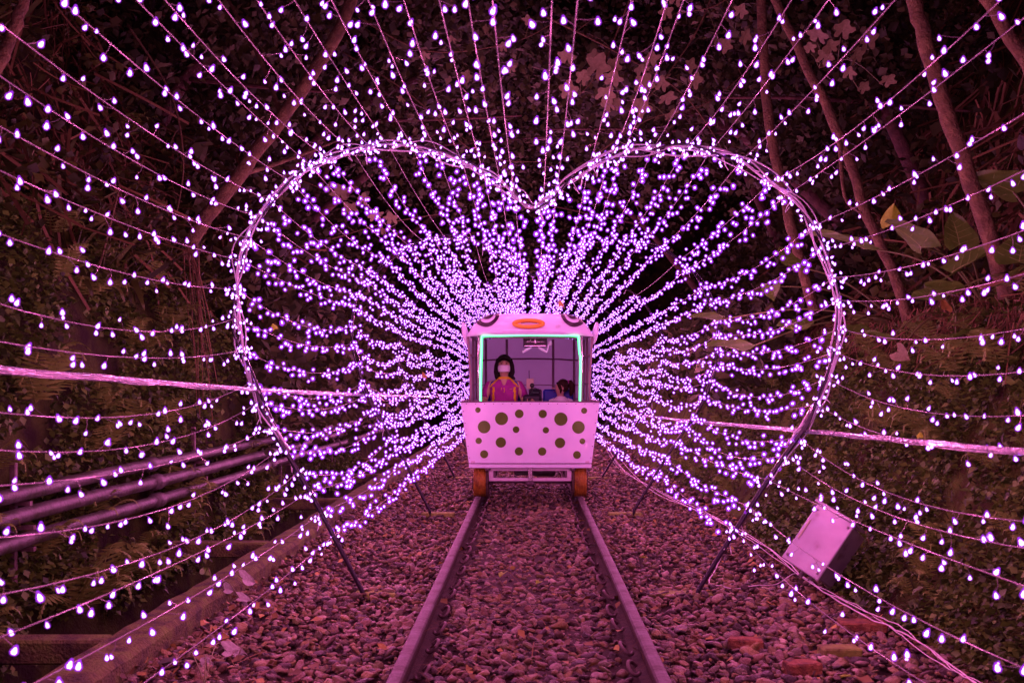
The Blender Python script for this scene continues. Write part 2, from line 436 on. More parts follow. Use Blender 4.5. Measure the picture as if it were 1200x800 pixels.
AJ = [(random.uniform(-.03, .03), random.uniform(-.03, .03), 1+random.uniform(-.02, .02)) for _ in AY]
AJ[1] = (0, 0, 1)
def hpt(k, x, z):
    jx, jz, sc = AJ[k]; return Vector((x*sc+jx, AY[k], CH+(z-CH)*sc+jz*(1 if z > .3 else 0)))
for k, ay in enumerate(AY):
    t = empty('heart_arch', (0, ay, 0), names[k], 'light arch', 'heart arches of the light tunnel')
    lo = 6*4; hi = len(HS)-6*5
    # poles: dark stiff legs from the ground to the widest part
    for side, rng in ((-1, HS[:6*6]), (1, HS[-6*6:])):
        lb = MB(); pts = [hpt(k, x, z) for x, z in rng]
        foot = pts[0] if side < 0 else pts[-1]; foot.z = -.12
        lb.tube(pts, .0155, 7, mi=0); lb.build('leg', M['tube_dark'], t, smooth=True, off=(0, ay, 0))
    nst = 5 if k < 2 else 2
    for q in range(nst):
        a = lo-random.randint(0, 14) if q < 3 else random.randint(10, 30); bnd = hi+random.randint(0, 14) if q < 3 else len(HS)-random.randint(10, 30)
        pts = []
        ph = random.uniform(0, 6.28); amp = .014+.006*q
        for i in range(a, bnd):
            x, z = HS[i]; p = hpt(k, x, z)
            dx, dz = (HS[min(i+1, len(HS)-1)][0]-HS[max(i-1, 0)][0]), (HS[min(i+1, len(HS)-1)][1]-HS[max(i-1, 0)][1])
            L = math.hypot(dx, dz)+1e-9; nx, nzz = -dz/L, dx/L
            off = amp*(1.3*nz(i*.12, q*5.1, k*3.3)*2+.5*math.sin(i*.21+ph)); 
            pts.append(Vector((p.x+nx*off, p.y+amp*1.1*math.cos(i*.23+ph+q*1.9), p.z+nzz*off)))
        sb = MB(); sb.tube(pts, (.0085, .0075, .0055, .005, .004)[q], 6)
        sb.build('hoop_strand', M['tube_clear'] if (q != 1 and k < 2) else M['tube_dark'], t, smooth=True, off=(0, ay, 0))
    if 1 <= k <= 3:                       # loose cords dangling at the dip and down the legs
        cb = MB()
        for q in range(46 if k == 1 else 24):
            i = random.randint(8, len(HS)-8); x, z = HS[i]; p = hpt(k, x, z); L = random.uniform(.03, .13)
            e = random.uniform(-.05, .05)
            cb.tube([p, p+Vector((e*.6, .02, -L*.5)), p+Vector((e, -.02, -L*.9)), p+Vector((e*.3, 0, -L*.5))], .0022, 4)
        cb.build('loose_cord', M['white_cord'], t, off=(0, ay, 0))['kind'] = 'stuff'
    if k in (1, 2, 3):
        for (fx, lab) in ((HS[0][0], 'left'), (HS[-1][0], 'right')):
            bb = MB(); bb.box((fx+(.10 if fx < 0 else -.06), ay+.04, -.088), (.34, .11, .045), Matrix.Rotation(random.uniform(-.05, .05), 3, 'Z'), bev=.008)
            o = bb.build('footing_board', M['board_mossy'], off=(fx, ay, -.1)); o.location = (fx, ay, -.1)
            tag(o, 'mossy board half sunk in ballast at the %s foot of the %s arch' % (lab, ('', 'nearest whole', 'second whole', 'third')[k]), 'board', 'boards under the arch feet')

# ------------------------------------------------------------------ light strings
ATT_L = [(606, 228), (589, 214), (567, 198), (542, 187), (513, 177), (484, 170), (456, 170), (432, 173), (410, 178), (388, 185), (365, 197), (340, 212), (318, 236), (303, 256), (291, 280), (281, 308), (278, 340), (277, 376), (284, 412), (295, 446), (304, 473), (318, 502), (331, 526), (347, 552), (361, 575), (377, 603), (392, 632)]
ATT_R = [(635, 237), (651, 224), (687, 198), (711, 187), (730, 181), (768, 175), (800, 174), (830, 177), (866, 188), (908, 214), (925, 230), (950, 263), (967, 292), (979, 322), (984, 350), (983, 382), (978, 415), (968, 440), (958, 470), (937, 508), (920, 532), (899, 562), (882, 590), (864, 618)]
def snap(px, py):
    x, z = (px-620)*S1, CH-(py-451)*S1
    return min(HS, key=lambda h: (h[0]-x)**2+(h[1]-z)**2)
# bulb meshes: outer frosted drop given a violet glow for the halo, lit core inside
def drop(n, rings, sc):
    b = MB(); prof = rings
    v = []; f = []
    for (r, z) in prof:
        for j in range(n):
            w = 2*PI*j/n; v.append((r*math.cos(w)*sc, r*math.sin(w)*sc, z*sc))
    k = len(prof)
    for i in range(k-1):
        for j in range(n):
            j2 = (j+1) % n; a, bb, c, d = i*n+j, i*n+j2, (i+1)*n+j2, (i+1)*n+j
            f.append((a, bb, c)); f.append((a, c, d))
    z0 = len(v); v.append((0, 0, prof[0][1]*sc-.12*sc*prof[0][0])); v.append((0, 0, (prof[-1][1])*sc+.12*sc*prof[-1][0]))
    for j in range(n):
        j2 = (j+1) % n; f.append((z0, j2, j)); f.append((z0+1, (k-1)*n+j, (k-1)*n+j2))
    return np.array(v), np.array(f)
BR = .0134
sh_v, sh_f = drop(8, [(.55, -.88), (.98, -.3), (.92, .3), (.55, 1.05), (.28, 1.6)], BR)
co_v, co_f = drop(6, [(.5, -.7), (.70, -.1), (.5, .5), (.22, 1.15)], BR*.80)
bulb_v = np.concatenate([sh_v, co_v]); bulb_f = np.concatenate([sh_f, co_f+len(sh_v)])
bulb_mi = np.concatenate([np.zeros(len(sh_f)), np.ones(len(co_f))])
lsh_v, lsh_f = drop(6, [(.75, -.6), (.8, .5)], BR*1.6)
lsh_v[-2][2] = -BR*1.5; lsh_v[-1][2] = BR*1.6
lco_v, lco_f = drop(4, [(.82, .0)], BR*.74)
lco_v[-2][2] = -BR*.72; lco_v[-1][2] = BR*.82
far_v = np.concatenate([lsh_v, lco_v]); far_f = np.concatenate([lsh_f, lco_f+len(lsh_v)])
far_mi = np.concatenate([np.zeros(len(lsh_f)), np.ones(len(lco_f))])
lamp_d = bpy.data.lights.new('lamp', 'POINT'); lamp_d.energy = LAMP_W; lamp_d.color = (1.0, .175, .54); lamp_d.shadow_soft_size = 0.0
BULB = [np_mesh('bulb', bulb_v, bulb_f, [M['bulb_halo_shell'], M['bulb_core']], bulb_mi, smooth=True)]
DEAD = {('L', 6, 1), ('L', 8, 1), ('L', 4, 2), ('R', 9, 2)}
ORD = ['first', 'second', 'third', 'fourth', 'fifth', 'sixth', 'seventh', 'eighth', 'ninth', 'tenth', 'eleventh', 'twelfth', 'thirteenth', 'fourteenth']
def string_label(side, i, n):
    s = 'left' if side == 'L' else 'right'
    zone = 'over the top of the heart' if i < 6 else ('over the shoulder of the heart' if i < 13 else ('along the flank of the heart' if i < 19 else 'low beside the %s leg' % s))
    if i < 13: return 'pink white light string, %s %s of the dip, %s' % (ORD[i], s, zone)
    return 'pink white light string, %s up from the %s foot, %s' % (ORD[n-1-i], s, zone)
for side, att in (('L', ATT_L), ('R', ATT_R)):
    for i, (px, py) in enumerate(att):
        hx, hz = snap(px, py); rr = random.Random(side+str(i))
        low = py > 560
        t = empty('light_string', (hx, 0, hz), string_label(side, i, len(att)), 'string lights', 'light strings running through the tunnel')
        wires = MB(); near = []; far = []
        stops = [-1.6]+AY
        pts_all = []
        hp = [hpt(0, hx, hz)]; hp[0] = Vector((hp[0].x, -1.6, hp[0].z)); hp += [hpt(k, hx, hz) for k in range(len(AY))]
        ipx = [random.uniform(-.03, .03) for _ in hp]
        for k in range(len(hp)-1):
            A, B = hp[k], hp[k+1]
            sag = (rr.uniform(.09, .19) if hz < 2.0 else rr.uniform(.03, .10)) if not low else rr.uniform(.03, .09)
            if k > 1: sag *= .8
            if k > 2 and hz > 1.9: sag *= .4
            if side == 'L' and i == len(att)-1: sag = .03
            nseg = 12 if k < 3 else 6
            def at(u, A=A, B=B, sag=sag): return A.lerp(B, u)+Vector((0, 0, -4*sag*u*(1-u)))
            seg = [at(q/nseg) for q in range(nseg+1)]
            wires.tube([p-t.location for p in seg], .0023 if k < 3 else .003, 5, cap=False)
            if (side, i, k-1) in DEAD: continue
            L = (B-A).length; nb = int(L/(.112 if k < 2 else (.084 if k < 5 else .11)))
            if 1 <= k < 7:
                for u in ((.2, .5, .8) if (i+k) % 2 else (.05, .35, .65)):
                    lo_ = link('lamp', lamp_d, t); q_ = at(u); lo_.location = q_-t.location+Vector((-q_.x, 0, CH-q_.z)).normalized()*.07  # unseen lamps, set inward of the wire, light the scene for the bulbs
            us = [(q+rr.uniform(-.35, .35))/nb for q in range(nb)]
            us += [abs(rr.gauss(0, .02)) for _ in range(4)]+[1-abs(rr.gauss(0, .025)) for _ in range(4)]
            for u in us:
                if rr.random() < .05: continue
                u = min(max(u, 0), 1)
                p = at(u); a = rr.uniform(0, 2*PI); d = abs(rr.gauss(.030, .020))+.008
                # drops hang mostly below and to the sides of the carrying wire
                q = p+Vector((math.cos(a)*d, rr.uniform(-.02, .02), math.sin(a)*d*.8-.014))
                if q.z < -.08: q.z = -.06+rr.random()*.03
                y = q.y
                if 1.9 < y < 6.35: 
                    near.append(q); wires.tube([p-t.location, (p+q)/2+Vector((.004, 0, .003))-t.location, q+Vector((0, 0, .012))-t.location], .0012, 3, cap=False)
                else: far.append(q)
        wires.build('wire', M['wire'], t, smooth=True)
        for q in near:
            o = link('bulb', BULB[0], t); o.location = q-t.location
            o.rotation_euler = (rr.uniform(-.5, .5), rr.uniform(-.5, .5), rr.uniform(0, 6)); s = rr.choice((.7, .85, .92, 1.0, 1.08))*.9; o.scale = (s, s, s*rr.uniform(.9, 1.15))
        n = len(far); Lc = np.array([list(q-t.location) for q in far])
        R = rot_np(RNG.uniform(0, 6.28, n), RNG.normal(0, .5, n), RNG.normal(0, .5, n))*RNG.uniform(.85, 1.15, n)[:, None, None]
        V, Fc = scatter(far_v, far_f, R, Lc)
        o = link('distant_bulb', np_mesh('distant_bulb', V, Fc, [M['bulb_halo_shell'], M['bulb_core']], np.tile(far_mi, n)), t); o['kind'] = 'stuff'

# bulbs wrapped along the hoops of the arches
ARCH = [o for o in COL.objects if o.name.startswith('heart_arch')]; ARCH.sort(key=lambda o: o.location.y)
for k in (1,):
    rr = random.Random(100+k); pos = []
    for _ in range(230):
        i = rr.randint(22, len(HS)-28); x, z = HS[i]; p = hpt(k, x, z)
        pos.append(p+Vector((rr.gauss(0, .022), rr.gauss(0, .03), rr.gauss(0, .022))))
    if k == 1:
        for q in pos:
            o = link('bulb', BULB[0], ARCH[k]); o.location = q-ARCH[k].location; o.rotation_euler = (rr.uniform(-1, 1), rr.uniform(-1, 1), 0); o.scale = (.82,)*3
    else:
        n = len(pos); Lc = np.array([list(q-ARCH[k].location) for q in pos]); V, Fc = scatter(far_v, far_f, rot_np(RNG.uniform(0, 6, n), RNG.normal(0, .5, n), RNG.normal(0, .5, n)), Lc)
        o = link('distant_bulb', np_mesh('distant_bulb', V, Fc, [M['bulb_halo_shell'], M['bulb_core']], np.tile(far_mi, n)), ARCH[k]); o['kind'] = 'stuff'

# ------------------------------------------------------------------ long side bars and ground cords
def bar(pts, label):
    t = empty('tie_bar', pts[0], label, 'bar', 'bars along the sides of the tunnel'); o = Vector(pts[0])
    b = MB(); b.tube([Vector(p)-o for p in pts], .0125, 8); b.build('pole', M['bamboo_wrap'], t, smooth=True)
    for q in range(3):
        pp = []
        L = 90; a0 = q*2.1
        base = spline(pts, 30)
        for j, p in enumerate(base):
            a = a0+.12*math.sin(j*.15+q); pp.append(p+Vector((math.cos(a)*.010, 0, math.sin(a)*.010+.003*math.sin(j*.7)))-o)
        c = MB(); c.tube(pp, .0045, 5); c.build('cord', M['side_cord'] if q != 1 else M['bamboo_wrap'], t, smooth=True)
bar([(-1.72, .2, 1.33), (-1.70, 3.2, 1.277), (-1.70, 6.2, 1.20), (-1.68, 12, 1.10), (-1.68, 27, .91)], 'pink lit bar roped along the left side of the tunnel')
bar([(1.74, .2, 1.05), (1.727, 3.47, .995), (1.727, 6.2, .943), (1.72, 12, .82), (1.72, 26, .6)], 'pink lit bar roped along the right side of the tunnel')
cp = [G(706, 512), G(724, 545), G(770, 575), G(830, 605), G(893, 640), G(945, 680, -.03), G(1005, 716, -.03), G(1055, 742, -.04), G(1110, 780, -.04), G(1160, 812, -.04), G(1230, 850, -.05)]
base = spline(cp, 8)
b = MB()
for q in range(3):
    ph = q*1.7; b.tube([p+Vector((.02*math.sin(j*.23+ph)*(1+q*.4)+.012*nz(j*.4, q*4), .03*math.cos(j*.31+ph), .008+.012*(q % 2)+.012*nz(j*.5, q, 3))) for j, p in enumerate(base)], (.0042, .003, .0026)[q], 5)
o = b.build('power_cord', M['white_cord'], smooth=True)
tag(o, 'bundle of pale power cords snaking over the ballast on the right', 'cord')
b = MB(); cp2 = [G(700, 500), G(735, 548), G(775, 582), G(822, 600), G(856, 622), G(838, 668), G(832, 685), G(858, 690), G(905, 686), G(935, 672)]
b.tube([p+Vector((0, 0, .01+.008*math.sin(j))) for j, p in enumerate(spline(cp2, 6))], .004, 5)
tag(b.build('power_cord', M['white_cord'], smooth=True), 'single pale cord looping round the right foot of the nearest heart arch', 'cord')

# drain pipes on the left wall
ps = MB()
def pipe_run(x, z, r, label, dz=0):
    t = empty('pipe', (x, 0, z), label, 'pipe', 'pipes along the left wall')
    b = MB(); pts = [Vector((.03*nz(y*.5, z*9), y, .03*nz(y*.4, z*4, 3)+dz*y)) for y in np.linspace(-1.5, 26, 60)]
    b.tube(pts, r*.9, 12); b.build('pipe_barrel', M['pipe_grey'], t, smooth=True)
    for y in (1.0, 4.1+z, 7.3+z*.5, 10.5+z, 14+z, 18+z):
        c = MB(); j = int((y+1.5)/27.5*59); c.tube([pts[j], pts[j]+Vector((0, .13, 0))], r*1.22, 12); c.build('pipe_joint', M['pipe_grey'], t, smooth=True)
pipe_run(-2.83, .63, .047, 'upper of three grey drain pipes on the left wall')
pipe_run(-2.79, .505, .05, 'middle of three grey drain pipes on the left wall')
pipe_run(-2.78, .375, .047, 'lowest of three grey drain pipes on the left wall')
for n_, y in enumerate((2.5, 5.6, 8.6, 11.6, 14.6)):
    b = MB(); b.box((0, 0, .15), (.035, .03, .78), bev=.004); b.box((.06, 0, -.02), (.12, .03, .025)); b.box((.06, 0, .10), (.12, .03, .025)); b.box((.05, 0, .235), (.1, .03, .025))
    o = b.build('pipe_bracket', M['clip_iron']); o.location = (-2.90, y, .33)
    tag(o, '%s bracket from the camera holding the drain pipes to the left wall' % ORD[n_], 'bracket', 'brackets holding the drain pipes')


# ------------------------------------------------------------------ polka dot rail cart
CY = 10.73
cart = empty('rail_cart', (.012, CY, 0), 'pink polka dot rail cart with orange beak and green neon window, on the track', 'rail cart')
PI_ = PI
TZ, BZ, TW, BW = 1.046, .385, .752, .665
def wx(z): return BW+(TW-BW)*(z-BZ)/(TZ-BZ)
# front panel: slightly crowned sheet with turned edges
b = MB()
def fpan(u, v):
    z = BZ+(TZ-BZ)*v; a = 2*u-1; x = a*wx(z)
    y = .035*abs(a)**6 + .012*(1-v)
    return Vector((x, y, z))
b.grid(fpan, 24, 8)
def side_f(s):
    return lambda u, v: Vector((s*(wx(BZ+(TZ-BZ)*v)), .035+.012*(1-v)+u*2.2, BZ+(TZ-BZ)*v))
b.build('front_panel', M['cart_paint'], cart, smooth=True)
for s in (-1, 1):
    q = MB(); q.grid(side_f(s), 8, 4); q.grid(lambda u, v, s=s: side_f(s)(u, v)-Vector((s*.02, 0, 0)), 8, 4); q.build('side_panel', M['cart_paint'], cart)
q = MB(); q.grid(lambda u, v: Vector(((2*u-1)*wx(BZ+(TZ-BZ)*v), 2.24, BZ+(TZ-BZ)*v)), 4, 4); q.build('rear_panel', M['cart_grey'], cart)
q = MB(); q.box((0, 1.13, BZ+.01), (1.28, 2.2, .03)); q.build('floor', M['cart_grey'], cart)
q = MB(); q.box((0, .018, TZ+.004), (2*TW+.004, .04, .014), bev=.004); q.box((-TW+.01, 1.14, TZ+.004), (.035, 2.2, .014)); q.box((TW-.01, 1.14, TZ+.004), (.035, 2.2, .014))
q.build('top_rim', M['cart_edge'], cart)
q = MB(); q.box((0, .07, .357), (2*BW-.005, .11, .047), bev=.008); q.box((0, .012, .386), (2*BW, .012, .007), mi=1); q.build('bumper_lip', [M['cart_paint'], M['cart_edge']], cart)
q = MB()
for k in range(15):
    a = -1+2*(k+.5)/15; q.lathe([(.005, 0), (.005, .003), (.002, .005)], (a*wx(TZ-.018)*.985, .035*abs(a)**6-.001, TZ-.018), 8, Matrix.Rotation(PI/2, 3, 'X'))
for s in (-1, 1):
    for k in range(5):
        z = BZ+.06+k*.125; q.lathe([(.005, 0), (.005, .003), (.002, .005)], (s*wx(z)*.975, .03, z), 8, Matrix.Rotation(PI/2, 3, 'X'))
rv = q.build('rivet', M['chrome'], cart); rv['kind'] = 'stuff'
# gold dots
DOTS = [(178,90,19,1),(342,150,45,1),(465,116,30,1),(628,117,29,1),(754,153,46,1),(916,95,21,1),(221,208,44,0),(443,226,23,0),(650,230,22,0),(876,210,44,0),(183,304,22,0),(337,315,36,0),(748,318,36,0),(904,307,20,0),(221,397,28,0),(463,377,29,0),(624,378,29,0),(866,402,27,0)]
for dx, dy, dr, sh in DOTS:
    px = 530+dx/5.924; py = 465+dy/5.926; s = CY/F
    x = (px-620)*s-.012; z = CH-(py-451)*s; r = dr/5.925*s
    a = x/wx(z); y0 = .035*abs(a)**6+.012*(1-(z-BZ)/(TZ-BZ))
    q = MB(); q.lathe([(r, 0), (r, .0025), (r*.97, .004), (.001, .004)], (x, y0-.001, z), 28, Matrix.Rotation(PI/2, 3, 'X')); q.build('dot', M['dot_gold'], cart)
# chassis
q = MB(); q.box((0, .10, .315), (.90, .05, .032), bev=.004); q.box((0, .10, .205), (.90, .05, .034), bev=.004)
for s in (-1, 1): q.box((s*.425, .098, .26), (.05, .046, .08), bev=.004)
q.box((0, .10, .26), (.032, .052, .08)); q.build('chassis_frame', M['cart_grey'], cart)
q = MB(); q.box((0, .06, .27), (.045, .02, .16), bev=.004)
for z in (.22, .26, .30, .33): q.lathe([(.007, 0), (.007, .008), (.003, .012)], (0, .05, z), 8, Matrix.Rotation(PI/2, 3, 'X'))
q.build('coupling_plate', M['chrome'], cart)
q = MB(); q.lathe([(.02, -.05), (.035, -.03), (.035, .03), (.02, .05)], (.0, .12, .165), 12, Matrix.Rotation(PI/2, 3, 'Y')); q.build('coupling_hook', M['cart_edge'], cart)
q = MB()
for s in (-1, 1):
    q.box((s*.40, 1.15, .27), (.05, 2.1, .10), bev=.005)
q.box((0, .7, .28), (.8, .05, .07)); q.box((0, 1.6, .28), (.8, .05, .07)); q.build('undercarriage', M['cart_edge'], cart)
q = MB(); q.box((0, .6, .26), (.36, .25, .09), bev=.01); q.lathe([(.05, -.12), (.06, -.1), (.06, .1), (.05, .12)], (.16, .5, .26), 14, Matrix.Rotation(PI/2, 3, 'Y')); q.build('drive_motor', M['pipe_grey'], cart)
for yy in (.22, 1.95):
    q = MB(); q.tube([(-.55, yy, .17), (.55, yy, .17)], .02, 10); q.build('axle', M['cart_edge'], cart)
    for s in (-1, 1):
        w = link('wheel', None, cart); w.location = (s*.548, yy, .1705)
        R = Matrix.Rotation(PI/2, 3, 'Y')
        hw = .068
        q = MB(); prof = [(.155, -hw)]
        for k in range(15):
            zz = -hw+.004+k*(2*hw-.008)/14; prof.append((.168 if k % 2 == 0 else .162, zz))
        prof.append((.155, hw)); q.lathe(prof, (0, 0, 0), 40, R); q.build('tyre', M['tyre_orange'], w)
        q = MB(); q.lathe([(.185, -.012), (.187, 0), (.185, .012)], (-s*.082, 0, 0), 36, R); q.lathe([(.11, -hw-.012), (.12, 0), (.11, hw+.012)], (0, 0, 0), 24, R); q.build('rim', M['rail_rust'], w)
        q = MB(); q.box((s*.46, yy-.16, .335), (.06, .05, .07), bev=.012); q.lathe([(.016, 0), (.016, .012), (.008, .016)], (s*.46, yy-.186, .335), 10, Matrix.Rotation(PI/2, 3, 'X'), mi=1); q.build('axle_hanger', [M['cart_edge'], M['chrome']], cart)
# roof: front visor rises from the lower edge and runs back as a low vault
RB = 1.775
def roof(u, t):
    a = 2*u-1
    pz = max(0.0, 1-abs(a)**6)**.75*(1-.05*a*a)
    h = math.sin(min(t, 1)*PI/2)**.85
    rx = .685 if t >= 1 else .70-.015*t
    # tuck the shoulders in as the roof rises
    sx = math.copysign(abs(a)**(.9), a)
    x = rx*sx*(1-.06*pz*(abs(a) > .2))
    z = RB-.02*abs(a)**3*(1-min(t, 1))+.238*h*pz
    y = .20*min(t, 1)**1.6+.10*abs(a)**4*(1-min(t, 1)) + max(0, t-1)*.35
    return Vector((x, y, z))
q = MB()
q.grid(lambda u, v: roof(u, v*4 if v < .25 else 1+(v-.25)/.75*5.9), 40, 32)
ro = q.build('roof', M['cart_paint'], cart, smooth=True)
md = ro.modifiers.new('thick', 'SOLIDIFY'); md.thickness = .016; md.offset = -1
def on_roof(u, t, lift):
    e = 1e-3; p = roof(u, t); n = (roof(u+e, t)-p).cross(roof(u, t+e)-p); n.normalize()
    if n.z < 0: n = -n
    return p+n*lift
def roof_patch(name, cu, ct, ru, rt, r0, r1, m, lift, a0=0, a1=2*PI, parent=None):
    b = MB()
    def fn(u, v):
        a = a0+(a1-a0)*u; r = r0+(r1-r0)*v
        return on_roof(cu+ru*r*math.cos(a), max(.02, ct+rt*r*math.sin(a)), lift)
    b.grid(fn, 36, 4); o = b.build(name, m, parent or cart, smooth=True)
    return o
for s in (-1, 1):
    cu = .5+s*.335
    e = roof_patch('eye', cu, .68, .095, .46, .66, 1.0, M['eye_black'], .006)
    roof_patch('pupil', cu, .76, .095, .46, .02, .46, M['eye_black'], .008, parent=e)
# beak: flat orange ring with a pale centre and a thin dark slit
def py_at(x, z):
    best = None
    for k in range(60):
        t = k/59; p = roof(.5+x/1.3, t)
        d = abs(p.z-z)
        if best is None or d < best[0]: best = (d, p.y)
    return best[1]
bk = link('beak', None, cart); bk.location = (-.018, 0, 1.892)
yb = py_at(0, 1.892)
q = MB(); pts = [Vector((.157*math.cos(a), yb-.03+.30*.055*math.sin(a)-.02*math.cos(a)**2*0, .036*math.sin(a))) for a in np.linspace(0, 2*PI, 41)]
q.tube(pts, .021, 10, cap=False); q.build('beak_ring', M['orange'], bk, smooth=True)
q = MB(); q.tube([(-.08, yb-.035, .004), (-.03, yb-.037, .014), (.03, yb-.037, .013), (.09, yb-.035, .004)], .003, 5); q.build('beak_slit', M['eye_black'], bk)
for s in (-1, 1):
    q = MB(); q.ell((0, 0, 0), (.034, .11, .125), 16, 10, Matrix.Rotation(s*.18, 3, 'Y')); o = q.build('side_fin', M['cart_paint'], cart, smooth=True); o.location = (s*.715, .22, 1.80)
# front window frame, posts and neon
q = MB()
for s in (-1, 1):
    q.tube([(s*.545, .07, 1.755), (s*.552, .055, 1.4), (s*.548, .05, 1.05)], .024, 4)
q.tube([(-.55, .065, 1.752), (.55, .065, 1.752)], .016, 4); q.build('window_frame', M['chrome'], cart)
q = MB(); hx = .535
pts = spline([(-hx-.006, .018, 1.05), (-hx-.004, .016, 1.3), (-hx+.004, .02, 1.6), (-hx+.008, .02, 1.73), (-hx+.03, .018, 1.762), (-.3, .012, 1.766), (0, .012, 1.772), (.3, .012, 1.768), (hx-.03, .018, 1.764), (hx-.008, .02, 1.735), (hx+.002, .02, 1.6), (hx+.016, .018, 1.5), (hx+.012, .014, 1.3), (hx+.008, .014, 1.05)], 5)
q.tube(pts, .0065, 8); q.build('neon_strip', M['neon_core'], cart, smooth=True)
q = MB(); q.tube([p+Vector((.010 if p.x < 0 else -.010, .009, -.006 if p.z > 1.74 else 0)) for p in pts], .008, 8); q.build('neon_backing', M['neon_green'], cart, smooth=True)
for s in (-1, 1):
    q = MB(); q.tube(spline([(s*.685, .16, 1.775), (s*.672, .10, 1.68), (s*.655, .07, 1.45), (s*.64, .05, 1.25), (s*.648, .045, 1.05)], 5), .012, 8); q.build('corner_post', M['frame_mauve'], cart, smooth=True)
    q = MB(); q.grid(lambda u, v, s=s: Vector((s*(.66+.02*v), .14+2.05*u, 1.055+.72*v)), 6, 4); q.build('side_curtain', M['vinyl'], cart)
    q = MB()
    for y in (.75, 1.45, 2.15): q.box((s*.655, y, 1.41), (.03, .03, .73))
    for z in (1.24, 1.56): q.box((s*.653, 1.2, z), (.024, 1.95, .022))
    q.build('side_frame', M['frame_mauve'], cart)
q = MB(); q.grid(lambda u, v: Vector(((2*u-1)*.67, 2.2, 1.055+.80*v-.06*abs(2*u-1)**3*v)), 10, 6); q.build('back_curtain', M['vinyl'], cart)
for x in (-.572, -.30, .30, .572):
    q = MB(); q.box((x, 2.17, 1.42), (.032, .03, .8), bev=.004); q.build('back_frame_bar', M['frame_mauve'], cart)
q = MB(); q.tube([(-.66, 2.15, 1.545), (-.35, 2.15, 1.565), (0, 2.15, 1.57), (.35, 2.15, 1.565), (.66, 2.15, 1.545)], .012, 6); q.build('back_frame_bar', M['frame_mauve'], cart)
q = MB(); q.tube([(-.66, 2.15, 1.23), (.66, 2.15, 1.23)], .006, 6); q.build('back_frame_bar', M['frame_mauve'], cart)
q = MB(); q.grid(lambda u, v: Vector(((2*u-1)*.6, .2+1.95*v, 1.80+.14*(1-abs(2*u-1)**3))), 10, 4); q.build('ceiling_lining', M['vinyl'], cart)
# monitor hanging at the top of the window
mo = link('monitor', None, cart); mo.location = (.055, .26, 1.705)
q = MB(); q.box((0, 0, -.004), (.262, .05, .105), Matrix.Rotation(.12, 3, 'X'), bev=.008); q.build('monitor_case', M['black'], mo)
q = MB(); q.box((0, -.028, -.045), (.235, .004, .01)); q.box((0, -.03, .002), (.2, .004, .003)); q.box((-.05, -.031, .022), (.014, .006, .014)); q.box((.0, -.036, .012), (.012, .01, .05)); q.build('monitor_trim', M['chrome'], mo)
for s, x0, x1 in ((-1, -.04, -.14), (1, .035, .13)):
    q = MB(); q.tube([(x0, -.01, -.06), ((x0+x1)/2, -.02, -.085), (x1, -.02, -.115)], [.010, .016, .012], 6); q.build('monitor_arm', M['cart_paint'], mo)
q = MB(); q.ell((.165, -.01, -.012), (.022, .02, .03), 8, 6); q.tube([(.15, 0, -.03), (.13, 0, -.11)], .01, 6); q.build('speaker_pod', M['cart_paint'], mo)
# driver's desk
ds = link('console', None, cart); ds.location = (.0, .62, 1.0)
q = MB(); q.box((.02, .1, .02), (.20, .30, .20), bev=.02); q.box((.05, .02, .14), (.13, .12, .07), Matrix.Rotation(.4, 3, 'X'), bev=.015); q.box((.115, .02, .10), (.035, .05, .16), bev=.01); q.build('console_body', M['tube_dark'], ds)
q = MB(); q.tube([(.0, -.05, .1), (.02, -.06, .2)], .008, 6); q.ell((.022, -.06, .225), (.026, .026, .028), 10, 8); q.tube(spline([(.03, -.05, .2), (.07, -.05, .19), (.09, -.02, .12)], 5), .004, 5); q.build('lever', M['black'], ds)
q = MB(); q.box((.0, .18, .245), (.085, .05, .12), bev=.006); q.build('radio', M['beige'], ds)
q = MB(); q.tube([(-.01, .18, .30), (-.012, .18, .40)], .005, 6); q.build('antenna', M['black'], ds)
# seats
for x, w, y, ztop in ((-.30, .44, .98, 1.12), (.335, .36, 1.05, 1.17)):
    st = link('seat', None, cart); st.location = (x, y, .40)
    q = MB(); q.box((0, -.16, .30), (w, .42, .07), bev=.02); q.build('seat_cushion', M['blue_seat'], st)
    q = MB(); q.box((0, .09, (ztop-.40+.30)/2), (w, .05, ztop-.40-.28), Matrix.Rotation(-.05, 3, 'X'), bev=.02); q.build('seat_back', M['blue_seat'], st)
    q = MB(); q.box((0, -.12, .13), (w*.7, .3, .26), bev=.01); q.build('seat_base', M['cart_grey'], st)

# ------------------------------------------------------------------ people (continuous skinned bodies)
def skin_body(name, verts, edges, radii, m, parent, root=0, sub=2):
    me = bpy.data.meshes.new(name); me.from_pydata([tuple(v) for v in verts], edges, []); me.materials.append(m)
    o = link(name, me, parent)
    sk = o.modifiers.new('skin', 'SKIN'); sk.use_smooth_shade = True
    layer = me.skin_vertices[0] if me.skin_vertices else None
    if layer is None:
        bpy.context.view_layer.objects.active = o; o.select_set(True); bpy.ops.mesh.customdata_skin_add(); layer = me.skin_vertices[0]
    for i, r in enumerate(radii):
        r = r if isinstance(r, tuple) else (r, r)
        layer.data[i].radius = r; layer.data[i].use_root = (i == root)
    ss = o.modifiers.new('sub', 'SUBSURF'); ss.levels = sub; ss.render_levels = sub
    return o
class Sk:
    def __init__(s): s.v = []; s.e = []; s.r = []
    def p(s, co, r, parent=None):
        s.v.append(Vector(co)); s.r.append(r); i = len(s.v)-1
        if parent is not None: s.e.append((parent, i))
        return i
